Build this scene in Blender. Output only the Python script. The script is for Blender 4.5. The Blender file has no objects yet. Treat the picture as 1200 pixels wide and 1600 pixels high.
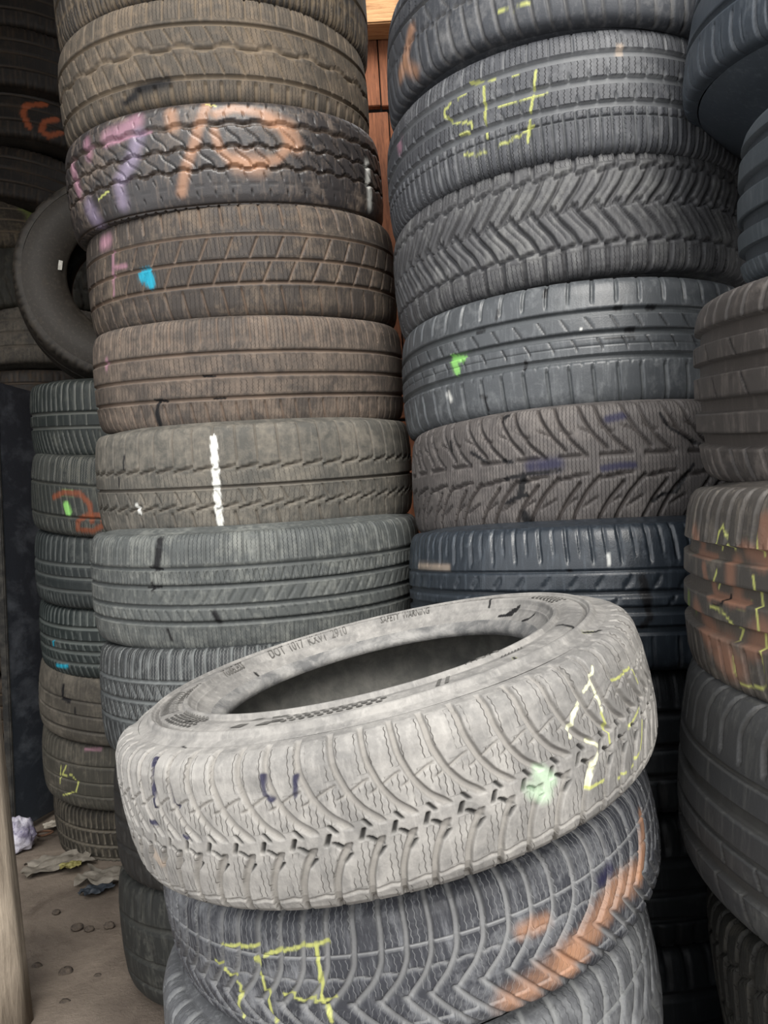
import bpy, bmesh, math, random
import numpy as np
from mathutils import Matrix, Vector, noise

# ------------------------------------------------------------------ camera, sky, sun, exposure
scene = bpy.context.scene
COL = scene.collection
CAM_Z = 0.795
cam_data = bpy.data.cameras.new('camera')
cam_data.sensor_fit = 'VERTICAL'
cam_data.sensor_height = 36.0
cam_data.lens = 1201.0 / 1600.0 * 36.0
cam_data.clip_start = 0.02
camera = bpy.data.objects.new('camera', cam_data)
RIGHT = Vector((0.99820, 0.00209, -0.05986))
FORWARD = Vector((0.0, 0.99939, 0.03492))
UPWARD = RIGHT.cross(FORWARD)
camera.matrix_world = Matrix(((RIGHT.x, UPWARD.x, -FORWARD.x, 0),
                              (RIGHT.y, UPWARD.y, -FORWARD.y, 0),
                              (RIGHT.z, UPWARD.z, -FORWARD.z, CAM_Z),
                              (0, 0, 0, 1)))
COL.objects.link(camera)
scene.camera = camera

world = bpy.data.worlds.new('overcast_sky')
scene.world = world
world.use_nodes = True
bg = world.node_tree.nodes['Background']
bg.inputs[0].default_value = (0.965, 0.98, 1.0, 1)
bg.inputs[1].default_value = 0.9

sun_data = bpy.data.lights.new('hazy_sun', 'SUN')
sun_data.energy = 2.4
sun_data.angle = math.radians(38)
sun_data.color = (1.0, 0.96, 0.9)
sun = bpy.data.objects.new('hazy_sun', sun_data)
sun.rotation_euler = Vector((0.2, -1.0, 0.8)).to_track_quat('Z', 'Y').to_euler()
COL.objects.link(sun)

scene.view_settings.view_transform = 'Standard'
scene.view_settings.look = 'None'
scene.view_settings.exposure = 1.2
scene.view_settings.gamma = 1.0
scene.view_settings.use_curve_mapping = False
scene.cycles.max_bounces = 6
scene.cycles.use_denoising = True

random.seed(7)
RNG = np.random.default_rng(7)
ALBEDO = 0.62           # share of a photographed tone that is the surface's own


# ------------------------------------------------------------------ helpers
def lin(c, k=1.0):
    out = []
    for x in c:
        x = x / 255.0
        x = x / 12.92 if x <= 0.04045 else ((x + 0.055) / 1.055) ** 2.4
        out.append(min(1.0, x * k))
    return (*out, 1.0)


class Nodes:
    """tiny builder for procedural materials"""
    def __init__(self, name):
        self.m = bpy.data.materials.new(name)
        self.m.use_nodes = True
        self.t = self.m.node_tree
        self.b = self.t.nodes['Principled BSDF']

    def put(self, sock, v):
        if isinstance(v, bpy.types.NodeSocket):
            self.t.links.new(v, sock)
        elif v is not None:
            sock.default_value = v

    def math(self, op, a, b=None, c=None, clamp=False):
        n = self.t.nodes.new('ShaderNodeMath')
        n.operation = op
        n.use_clamp = clamp
        for i, v in enumerate((a, b, c)):
            self.put(n.inputs[i], v)
        return n.outputs[0]

    def mix(self, f, a, b):
        n = self.t.nodes.new('ShaderNodeMix')
        n.data_type = 'RGBA'
        self.put(n.inputs[0], f)
        self.put(n.inputs[6], a)
        self.put(n.inputs[7], b)
        return n.outputs[2]

    def ramp(self, v, lo, hi, a=0.0, b=1.0):
        n = self.t.nodes.new('ShaderNodeMapRange')
        self.put(n.inputs[0], v)
        for i, x in enumerate((lo, hi, a, b)):
            self.put(n.inputs[i + 1], x)
        return n.outputs[0]

    def attr(self, name):
        n = self.t.nodes.new('ShaderNodeAttribute')
        n.attribute_name = name
        return n

    def coords(self, offset=(0, 0, 0), scale=(1, 1, 1)):
        n = self.t.nodes.new('ShaderNodeTexCoord')
        m = self.t.nodes.new('ShaderNodeMapping')
        m.inputs['Location'].default_value = offset
        m.inputs['Scale'].default_value = scale
        self.t.links.new(n.outputs['Object'], m.inputs[0])
        return m.outputs[0]

    def noise(self, vec, scale, detail=4.0, rough=0.6, dist=0.0):
        n = self.t.nodes.new('ShaderNodeTexNoise')
        self.put(n.inputs['Vector'], vec)
        n.inputs['Scale'].default_value = scale
        n.inputs['Detail'].default_value = detail
        n.inputs['Roughness'].default_value = rough
        n.inputs['Distortion'].default_value = dist
        return n.outputs[0]

    def bump(self, h, strength, dist=0.002):
        n = self.t.nodes.new('ShaderNodeBump')
        n.inputs['Strength'].default_value = strength
        n.inputs['Distance'].default_value = dist
        self.put(n.inputs['Height'], h)
        self.t.links.new(n.outputs[0], self.b.inputs['Normal'])

    def done(self, color, rough, spec=0.5):
        self.put(self.b.inputs['Base Color'], color)
        self.put(self.b.inputs['Roughness'], rough)
        self.b.inputs['Specular IOR Level'].default_value = spec
        return self.m


def rubber(name, land, dust, groove, dusty=0.5, in_groove=0.8, sipe=None, rough=0.5, spec=0.3, seed=0):
    """worn tyre rubber: dusty lands, dirt lying in the grooves, fine sipes, spray paint and chalk from the mark attribute"""
    k = Nodes(name)
    vec = k.coords((seed * 1.37, seed * 0.71, seed * 2.13))
    n1 = k.noise(vec, 9.0, 5.0, 0.65, 0.4)
    n2 = k.noise(vec, 70.0, 3.0, 0.7)
    n3 = k.noise(vec, 420.0, 2.0, 0.6)
    tread = k.attr('tread')
    sep = k.t.nodes.new('ShaderNodeSeparateXYZ')
    k.t.links.new(tread.outputs['Vector'], sep.inputs[0])
    mark = k.attr('mark')
    gr = k.attr('groove').outputs['Fac']
    sm = k.attr('sipe').outputs['Fac']
    # dust on the lands
    n4 = k.noise(vec, 28.0, 5.0, 0.7, 0.8)
    d = k.math('ADD', k.math('ADD', k.math('MULTIPLY', n1, 0.7), k.math('MULTIPLY', n2, 0.4)), k.math('MULTIPLY', n4, 0.5))
    d = k.ramp(d, 0.97 - 0.38 * dusty, 1.21 - 0.38 * dusty)
    col = k.mix(d, lin(land, ALBEDO), lin(dust, ALBEDO))
    # scuffs
    sc = k.ramp(k.noise(vec, 26.0, 6.0, 0.8, 1.5), 0.58, 0.78)
    col = k.mix(k.math('MULTIPLY', sc, 0.5), col, lin([c * 0.55 for c in land], ALBEDO))
    streak = k.noise(k.coords((seed, 0, seed), (40, 40, 5)), 3.0, 4.0, 0.7)
    col = k.mix(k.ramp(streak, 0.52, 0.72, 0.0, 0.3), col, lin([min(255, c * 1.25) for c in dust], ALBEDO))
    # sipes: thin zigzag cuts
    zig = k.math('PINGPONG', sep.outputs[1], 0.0032)
    s = k.math('ADD', sep.outputs[2], k.math('MULTIPLY', zig, 55.0))
    f = k.math('ABSOLUTE', k.math('SUBTRACT', k.math('FRACT', s), 0.5))
    line = k.math('MULTIPLY', k.ramp(f, 0.40, 0.46), sm)
    worn = k.ramp(k.noise(vec, 34.0, 2.0), 0.32, 0.46)
    line = k.math('MULTIPLY', line, worn)
    col = k.mix(k.math('MULTIPLY', line, 0.85), col, lin(sipe or (20, 20, 22), ALBEDO))
    col = k.mix(k.math('MULTIPLY', k.attr('recess_shade').outputs['Fac'], 0.9), col, lin((18, 18, 19), ALBEDO))  # shade inside the deep slits and ring groove, painted near-black
    # dirt in the grooves
    g = k.math('MULTIPLY', gr, k.ramp(n1, 0.25, 0.6, in_groove * 0.6, in_groove), clamp=True)
    col = k.mix(g, col, lin(groove, ALBEDO))
    # paint, chalk, tar and one painted-in gloss spot
    ma = k.math('MULTIPLY', mark.outputs['Alpha'], k.ramp(n4, 0.24, 0.44, 0.45, 1.0), clamp=True)
    col = k.mix(ma, col, mark.outputs['Color'])
    r = k.ramp(d, 0.0, 1.0, rough, min(0.95, rough + 0.3))
    h = k.math('SUBTRACT', k.math('ADD', k.math('MULTIPLY', n2, 0.25), k.math('MULTIPLY', n3, 0.22)), k.math('MULTIPLY', line, 1.0))
    k.bump(h, 0.55, 0.0018)
    return k.done(col, r, spec)


def plain(name, a, b, scale=8.0, rough=0.8, bump=0.3, stretch=(1, 1, 1), spec=0.3, lo=0.4, hi=0.65, k_=1.0):
    k = Nodes(name)
    vec = k.coords((0, 0, 0), stretch)
    n = k.noise(vec, scale, 6.0, 0.65, 0.3)
    col = k.mix(k.ramp(n, lo, hi), lin(a, ALBEDO * k_), lin(b, ALBEDO * k_))
    k.bump(k.noise(vec, scale * 5, 5.0, 0.7), bump, 0.004)
    return k.done(col, rough, spec)


def link(name, mesh, parent=None, mat=None):
    o = bpy.data.objects.new(name, mesh)
    COL.objects.link(o)
    if mat is not None and not mesh.materials:
        mesh.materials.append(mat)
    if parent is not None:
        o.parent = parent
    return o


def empty(name, loc):
    o = bpy.data.objects.new(name, None)
    o.empty_display_size = 0.05
    o.location = loc
    COL.objects.link(o)
    return o


def tag(o, label, cat, group=None, kind=None):
    o['label'] = label
    o['category'] = cat
    if group:
        o['group'] = group
    if kind:
        o['kind'] = kind


def mesh_from(name, verts, faces, smooth=True):
    me = bpy.data.meshes.new(name)
    me.from_pydata([tuple(v) for v in verts], [], faces)
    if smooth:
        me.shade_smooth()
    return me


def box_mesh(name, lo, hi, bevel=0.0, jitter=0.0):
    bm = bmesh.new()
    bmesh.ops.create_cube(bm, size=1.0)
    for v in bm.verts:
        for i in range(3):
            v.co[i] = (lo[i] + hi[i]) / 2 + v.co[i] * (hi[i] - lo[i]) + (random.uniform(-jitter, jitter) if jitter else 0)
    if bevel:
        bmesh.ops.bevel(bm, geom=bm.edges[:], offset=bevel, segments=2, affect='EDGES')
    me = bpy.data.meshes.new(name)
    bm.to_mesh(me)
    bm.free()
    return me


def grid_mesh(name, P, closed=False, attrs=None, flip=False):
    """P: (nu, nv, 3) array -> quad mesh; attrs: name -> (type, field, array)"""
    nu, nv = P.shape[:2]
    i = np.arange(nu if closed else nu - 1)
    j = np.arange(nv - 1)
    I, J = np.meshgrid(i, j, indexing='ij')
    I2 = (I + 1) % nu
    q = np.stack([I * nv + J, I2 * nv + J, I2 * nv + J + 1, I * nv + J + 1], -1).reshape(-1, 4)
    if flip:
        q = q[:, ::-1]
    me = bpy.data.meshes.new(name)
    me.vertices.add(nu * nv)
    me.vertices.foreach_set('co', P.reshape(-1).astype(np.float32))
    me.loops.add(q.size)
    me.loops.foreach_set('vertex_index', q.reshape(-1).astype(np.int32))
    me.polygons.add(len(q))
    me.polygons.foreach_set('loop_start', np.arange(0, q.size, 4, dtype=np.int32))
    me.polygons.foreach_set('use_smooth', np.ones(len(q), dtype=bool))
    for nm, (ty, fld, arr) in (attrs or {}).items():
        at = me.attributes.new(nm, ty, 'POINT')
        at.data.foreach_set(fld, arr.reshape(-1).astype(np.float32))
    me.update(calc_edges=True)
    return me


# ------------------------------------------------------------------ tyre geometry
def tread_profile(R, W):
    hw = W / 2
    p = np.array([(0, R), (.45 * hw, R - .0008), (.8 * hw, R - .004), (.93 * hw, R - .0075), (hw, R - .012),
                  (hw + .003, R - .018), (hw + .004, R - .030)])
    z = np.concatenate([-p[:0:-1, 0], p[:, 0]])
    r = np.concatenate([p[:0:-1, 1], p[:, 1]])
    s = np.concatenate([[0], np.cumsum(np.hypot(np.diff(z), np.diff(r)))])
    L = s[-1] / 2
    return z, r, (s - L) / L, L


RIM = .6
RIMS = {'Q0': .45, 'F2': .5, 'T': .53}


def side_profile(R, W, gap=.012):
    hw = W / 2
    rb = R * RIM
    p = np.array([(hw + .004, R - .030), (hw + .010, R - .048), (hw + gap, R - .065), (hw + .009, R - .085),
                  (hw + .001, rb + .022), (hw - .006, rb + .012), (hw - .010, rb + .006), (hw - .014, rb)])
    if gap > .02:                # a big balloon tyre whose shoulders round into the sidewall
        p[1:5] = [(hw + .38 * gap, R - .047), (hw + .68 * gap, R - .072), (hw + .9 * gap, R - .105), (hw + gap, R - .145)]
        p[4:, 0] += gap * .8
    s = np.concatenate([[0], np.cumsum(np.hypot(*np.diff(p, axis=0).T))])
    return p[:, 0], p[:, 1], 1 + s / s[-1]


def sm(x, a, b):
    t = np.clip((x - a) / (b - a), 0, 1)
    return t * t * (3 - 2 * t)


def eval_pattern(pat, U, V, Lm):
    """pattern list -> (depth, groove, sipe mask, sipe coordinate) on the grid U x V (metres of arc, -1..1 across)"""
    UU, VV = np.meshgrid(U, V, indexing='ij')
    VM = VV * Lm
    D = np.zeros_like(UU)
    G = np.zeros_like(UU)
    S = np.zeros_like(UU)
    SC = np.zeros_like(UU)
    K = np.zeros_like(UU)
    e = .0009
    UW = UU + .0016 * np.sin(UU * 23.0) + .001 * np.sin(UU * 61.0 + 1)
    for q in pat:
        if q[0] == 'c':
            v, w, d = q[1], q[2] * .001, q[3] * .001
            off = 0
            if len(q) > 4:
                amp, per, sh = q[4] * .001, q[5] * .001, q[6]
                t = (UU / per) % 1.0
                off = amp * {'sin': np.sin(t * 2 * np.pi), 'tri': 4 * np.abs(t - .5) - 1, 'saw': 2 * t - 1}[sh]
            pr = 1 - sm(np.abs(VM - (v * Lm + off)), w / 2 - e, w / 2 + e)
            D = np.maximum(D, pr * d)
            G = np.maximum(G, pr)
        elif q[0] in 'sk':
            v0, v1, p, ph, cur, w, d = q[1], q[2], q[3] * .001, q[4] * .001, q[5], q[6] * .001, q[7] * .001
            cv = np.array([c[0] for c in cur], float)
            cu = np.array([c[1] for c in cur], float) * .001
            o = np.argsort(cv)
            cv, cu = cv[o], cu[o]
            fine = np.linspace(-1.05, 1.05, 211)
            lut = np.interp(fine, cv, cu)
            if len(cv) > 2:
                ker = np.hanning(25)
                pad = np.pad(lut, 12, mode='reflect', reflect_type='odd')
                lut = np.convolve(pad, ker / ker.sum(), mode='valid')
            slope = np.interp(V, fine, np.gradient(lut, (fine[1] - fine[0]) * Lm))
            du = np.interp(V, fine, lut)
            x = UW - ph - du[None, :]
            x = x - p * np.round(x / p)
            dist = np.abs(x) / np.sqrt(1 + slope[None, :] ** 2)
            pr = 1 - sm(dist, max(w / 2 - e, 0), w / 2 + e)
            en = sm(V, v0 - .012, v0 + .012) * (1 - sm(V, v1 - .012, v1 + .012))
            pr = pr * en[None, :]
            D = np.maximum(D, pr * d)
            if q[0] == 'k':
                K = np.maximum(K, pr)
            else:
                G = np.maximum(G, pr)
        elif q[0] == 'z':
            v0, v1, p, sl = q[1], q[2], q[3] * .001, q[4] * .001
            k = ((V > v0) & (V < v1)).astype(float)[None, :] * np.ones_like(UU)
            SC = np.where(k > 0, (UU + sl * VV) / p, SC)
            if len(q) > 6:            # only in the middle of each block
                gp, gs, ph = q[6] * .001, q[7] * .001, q[8] * .001
                f = np.abs(((UW - ph + gs * VV) / gp) % 1.0 - .5)
                k = k * (1 - sm(f, .24, .30))
            S = np.maximum(S, k * q[5] if len(q) > 5 else k)
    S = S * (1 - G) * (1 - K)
    return D, G, S, SC, K


# how opaque each paint lies on the rubber
THIN = {'peach': .6, 'pink': .62, 'lilac': .6, 'yel': .85, 'dor': .7, 'orange': .8, 'brick': .72, 'beige': .6, 'navy': .95, 'dkg': .6, 'pgreen': .7}


def paint(marks, U, V, Lm):
    """marks -> RGBA on the grid; each is a stroke along (u, v) points on the rubber"""
    C = np.zeros((len(U), len(V), 4))
    UU, VV = np.meshgrid(U, V * Lm, indexing='ij')
    for col, w, soft, pts in marks:
        P = np.array(pts, float).reshape(-1, 2) * [1, Lm]
        w = w * .001 / 2
        pad = w * (1 + soft) + .004
        iu = np.where((U > P[:, 0].min() - pad) & (U < P[:, 0].max() + pad))[0]
        if len(iu) == 0:
            continue
        sl = slice(iu[0], iu[-1] + 1)
        uu, vv = UU[sl], VV[sl]
        best = np.full(uu.shape, 9.0)
        for a, b in zip(P[:-1], P[1:]):
            d = b - a
            t = np.clip(((uu - a[0]) * d[0] + (vv - a[1]) * d[1]) / (d @ d + 1e-12), 0, 1)
            best = np.minimum(best, np.hypot(uu - a[0] - t * d[0], vv - a[1] - t * d[1]))
        wob = w * (1 + .25 * np.sin(uu * 900 + vv * 300) * (1 - soft))
        a = 1 - sm(best, wob * (1 - soft), wob * (1 + soft) + .0006)
        a = a * THIN.get(col, .97)
        rgb = np.array(lin(PAINT[col], ALBEDO))[:3]
        old = C[sl]
        new = old.copy()
        tot = a + old[..., 3] * (1 - a)
        new[..., :3] = np.where(tot[..., None] > 1e-4, (rgb * a[..., None] + old[..., :3] * (old[..., 3] * (1 - a))[..., None]) / np.maximum(tot, 1e-4)[..., None], rgb)
        new[..., 3] = tot
        C[sl] = new
    return C


def revolve(name, zr, th, frame, attrs=None, close=True, flip=False):
    z, r = np.array(zr, float).T
    P = np.stack([r[None, :] * np.cos(th)[:, None], r[None, :] * np.sin(th)[:, None], np.broadcast_to(z, (len(th), len(z)))], -1)
    if attrs is None:
        attrs = {'mark': ('FLOAT_COLOR', 'color', np.zeros(P.shape[:2] + (4,)))}
    return grid_mesh(name, P, close, attrs, flip)


def make_tyre(key, pose, pat, mat, label, group, nu=400, nv=60, arc=(-1.4, 1.4), marks=(), split=True, gap=.012, side=None, depth=1.0, side_mat=None):
    (c, N, R, W) = pose
    c, N = Vector(c), Vector(N).normalized()
    e1 = Vector((0, 0, CAM_Z)) - c
    e1 = (e1 - N * e1.dot(N)).normalized()
    e2 = N.cross(e1)
    hw = W / 2
    global RIM
    RIM = RIMS.get(key, .6)
    root = empty('car_tyre', c - N * (hw + gap))
    root.rotation_euler = Matrix((e1, e2, N)).transposed().to_euler()
    tag(root, label, 'tyre', group)
    zo = hw + gap
    z, r, v, L = tread_profile(R, W)
    # columns: fine over the arc that faces the shop front, coarse behind
    t = np.linspace(-1, 1, nu)
    mid, half = (arc[0] + arc[1]) / 2, (arc[1] - arc[0]) / 2
    fine = mid + half * (.8 * t + .2 * t ** 3)
    coarse = np.linspace(fine[-1], fine[0] + 2 * np.pi, 38)[1:-1]
    th = np.concatenate([fine, coarse])
    rows = [np.linspace(-1, 1, nv)]
    for q in pat:
        if q[0] == 'c' and len(q) == 4:
            h = q[2] * .0005 / L
            g = .0009 / L
            rows.append(np.array([q[1] - h - g, q[1] - h + g, q[1], q[1] + h - g, q[1] + h + g]))
    V = np.unique(np.round(np.concatenate(rows), 4))
    keep = np.concatenate([[True], np.diff(V) > .0015])
    V = np.clip(V[keep], -1, 1)
    V[-1] = 1.0
    U = th * R
    D, G, S, SC, K = eval_pattern(pat, U, V, L)
    C = paint(marks, U, V, L)
    zz = np.interp(V, v, z)
    rr = np.interp(V, v, r)
    tz, tr = np.gradient(zz, V), np.gradient(rr, V)
    ln = np.hypot(tz, tr)
    nz, nr = -tr / ln, tz / ln
    edge = sm(1 - np.abs(V), .02, .17)
    D = D * edge[None, :] * depth
    wob = (.0012 * np.sin(th * 3 + ord(key[0])) + .0006 * np.sin(th * 7 + ord(key[-1])))[:, None]
    rad = rr[None, :] + wob - D * nr[None, :]
    P = np.stack([rad * np.cos(th)[:, None], rad * np.sin(th)[:, None], zz[None, :] + zo - D * nz[None, :]], -1)
    UU, VV = np.meshgrid(U, V * L, indexing='ij')
    tv = np.stack([UU, VV, SC], -1)

    cuts = sorted(q[1] for q in pat if q[0] == 'c' and q[2] >= 4) if split else []
    idx = [0] + [int(np.argmin(np.abs(V - x))) for x in cuts] + [len(V) - 1]
    for n_, (a, b) in enumerate(zip(idx[:-1], idx[1:])):
        if b <= a:
            continue
        nm = 'tread' if len(idx) == 2 else ('shoulder' if n_ in (0, len(idx) - 2) else 'rib')
        s = slice(a, b + 1)
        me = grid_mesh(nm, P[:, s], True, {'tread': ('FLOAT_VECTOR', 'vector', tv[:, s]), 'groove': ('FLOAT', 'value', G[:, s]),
                                           'sipe': ('FLOAT', 'value', S[:, s]), 'recess_shade': ('FLOAT', 'value', K[:, s]), 'mark': ('FLOAT_COLOR', 'color', C[:, s])})
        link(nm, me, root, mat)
    # sidewalls, beads, inner liner
    th2 = np.linspace(-np.pi, np.pi, 97)[:-1]
    pz, pr, pv = side_profile(R, W, gap)
    for sgn in (1, -1):
        if side and sgn == 1:
            side(root, R, W, zo, mat, marks, L)
            continue
        zr = [(zo + sgn * a, b) for a, b in zip(pz[:6], pr[:6])]
        link('sidewall', revolve('sidewall', zr, th2, None, flip=(sgn < 0)), root, side_mat or mat)
        zr = [(zo + sgn * a, b) for a, b in list(zip(pz[5:], pr[5:])) + [(hw - .022, R * RIM + .001), (hw - .024, R * RIM + .012)]]
        link('bead', revolve('bead', zr, th2, None, flip=(sgn < 0)), root, side_mat or mat)
    zr = [(zo + a * (hw - .024), b) for a, b in ((1, R * RIM + .012), (1.12, R - .075), (1.1, R - .045), (.9, R - .024), (.5, R - .018), (0, R - .016),
                                                (-.5, R - .018), (-.9, R - .024), (-1.1, R - .045), (-1.12, R - .075), (-1, R * RIM + .012))]
    link('inner_liner', revolve('inner_liner', zr, th2, None), root, LINER)
    return root


# ------------------------------------------------------------------ where each tyre lies: centre, axis, radius, tread width
POSE = {
    'L0': ((-0.297, 1.623, 1.908), (0.005, -0.140, 0.990), 0.325, 0.183),
    'L1': ((-0.305, 1.650, 1.738), (-0.007, -0.169, 0.986), 0.325, 0.175),
    'L2': ((-0.286, 1.617, 1.534), (-0.022, -0.184, 0.983), 0.325, 0.169),
    'L3': ((-0.267, 1.653, 1.348), (-0.005, -0.147, 0.989), 0.325, 0.194),
    'L4': ((-0.264, 1.652, 1.150), (0.013, -0.150, 0.989), 0.325, 0.187),
    'L5': ((-0.259, 1.627, 0.945), (0.003, -0.111, 0.994), 0.325, 0.186),
    'L6': ((-0.254, 1.566, 0.747), (0.005, -0.074, 0.997), 0.325, 0.188),
    'L7': ((-0.242, 1.555, 0.542), (-0.011, -0.007, 1.000), 0.325, 0.186),
    'L8': ((-0.210, 1.511, 0.336), (-0.032, 0.068, 0.997), 0.325, 0.192),
    'L9': ((-0.226, 1.556, 0.132), (-0.085, 0.073, 0.994), 0.325, 0.187),
    'R0': ((0.381, 1.426, 1.653), (0.044, -0.040, 0.998), 0.325, 0.185),
    'R1': ((0.371, 1.451, 1.461), (-0.011, -0.034, 0.999), 0.325, 0.181),
    'R2': ((0.373, 1.470, 1.284), (-0.039, -0.026, 0.999), 0.325, 0.185),
    'R3': ((0.375, 1.461, 1.077), (0.004, -0.017, 1.000), 0.325, 0.187),
    'R4': ((0.380, 1.411, 0.884), (0.017, -0.010, 1.000), 0.325, 0.174),
    'R5': ((0.362, 1.346, 0.695), (0.022, 0.004, 1.000), 0.325, 0.193),
    'R6': ((0.353, 1.370, 0.494), (-0.001, 0.011, 1.000), 0.325, 0.188),
    'R7': ((0.352, 1.419, 0.298), (0.001, -0.036, 0.999), 0.325, 0.182),
    'R8': ((0.351, 1.429, 0.103), (-0.001, -0.023, 1.000), 0.325, 0.185),
    'F0': ((-0.010, 0.862, 0.600), (-0.177, -0.046, 0.983), 0.285, 0.124),
    'F1': ((0.008, 0.935, 0.446), (-0.159, -0.052, 0.986), 0.285, 0.116),
    'F2': ((0.000, 0.945, 0.290), (-0.130, -0.050, 0.990), 0.285, 0.145),
    'Q0': ((0.820, 0.979, 1.423), (0.197, -0.188, 0.962), 0.360, 0.225),
    'Q1': ((0.742, 0.800, 1.147), (-0.010, -0.189, 0.982), 0.315, 0.172),
    'Q2': ((0.651, 0.747, 0.930), (-0.028, -0.133, 0.991), 0.315, 0.185),
    'Q3': ((0.616, 0.728, 0.717), (0.042, -0.070, 0.997), 0.315, 0.183),
    'Q4': ((0.594, 0.723, 0.518), (0.088, -0.106, 0.990), 0.315, 0.191),
    'Q5': ((0.635, 0.773, 0.318), (-0.078, 0.066, 0.995), 0.315, 0.186),
    'S0': ((-0.655, 2.116, 1.161), (0.039, -0.131, 0.991), 0.280, 0.180),
    'S1': ((-0.658, 2.110, 0.967), (0.098, -0.132, 0.986), 0.280, 0.189),
    'S2': ((-0.674, 2.147, 0.782), (0.059, -0.116, 0.991), 0.280, 0.179),
    'S3': ((-0.686, 2.183, 0.606), (0.036, -0.120, 0.992), 0.280, 0.173),
    'S4': ((-0.707, 2.207, 0.431), (0.106, -0.119, 0.987), 0.280, 0.170),
    'S5': ((-0.725, 2.252, 0.259), (0.053, -0.126, 0.991), 0.280, 0.174),
    'S6': ((-0.727, 2.316, 0.087), (-0.029, -0.168, 0.985), 0.280, 0.166),
    'B0': ((-1.287, 2.890, 2.529), (-0.005, -0.014, 1.000), 0.345, 0.200),
    'B1': ((-1.300, 2.930, 2.321), (-0.029, 0.117, 0.993), 0.345, 0.191),
    'B2': ((-1.314, 2.958, 2.113), (0.080, 0.149, 0.986), 0.345, 0.186),
    'B3': ((-1.432, 2.930, 1.926), (-0.197, 0.077, 0.977), 0.345, 0.184),
    'B4': ((-1.297, 2.895, 1.752), (-0.082, -0.004, 0.997), 0.345, 0.198),
    'B5': ((-1.234, 2.918, 1.549), (-0.009, 0.047, 0.999), 0.345, 0.195),
    'F3': ((0.000, 0.945, 0.118), (-0.050, 0.000, 1.000), 0.285, 0.165),
    'Q6': ((0.650, 0.770, 0.105), (-0.050, 0.030, 1.000), 0.315, 0.190),
    'T': ((-0.689, 2.175, 1.555), (0.280, -0.950, 0.050), 0.300, 0.170),
    'BX': ((-1.280, 2.900, 2.735), (0.000, 0.000, 1.000), 0.345, 0.190),
    'B6': ((-1.240, 2.900, 1.345), (0.000, 0.000, 1.000), 0.345, 0.180),
    'B7': ((-1.230, 2.900, 1.139), (0.000, 0.000, 1.000), 0.345, 0.180),
    'B8': ((-1.220, 2.900, 0.932), (0.000, 0.000, 1.000), 0.345, 0.180),
    'B9': ((-1.240, 2.900, 0.726), (0.000, 0.000, 1.000), 0.345, 0.180),
    'B10': ((-1.230, 2.900, 0.519), (0.000, 0.000, 1.000), 0.345, 0.180),
    'B11': ((-1.220, 2.900, 0.312), (0.000, 0.000, 1.000), 0.345, 0.180),
    'B12': ((-1.240, 2.900, 0.106), (0.000, 0.000, 1.000), 0.345, 0.180),
}

# ------------------------------------------------------------------ tread patterns (mm along the tyre, -1..1 across)
def slots(v0, v1, p, du, w, d=5, ph=0):
    return ('s', v0, v1, p, ph, [(v0, 0), (v1, du)], w, d)


def slits(v0, v1, p, du, w, d=5, ph=0):
    return ('k', v0, v1, p, ph, [(v0, 0), (v1, du)], w, d)


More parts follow.
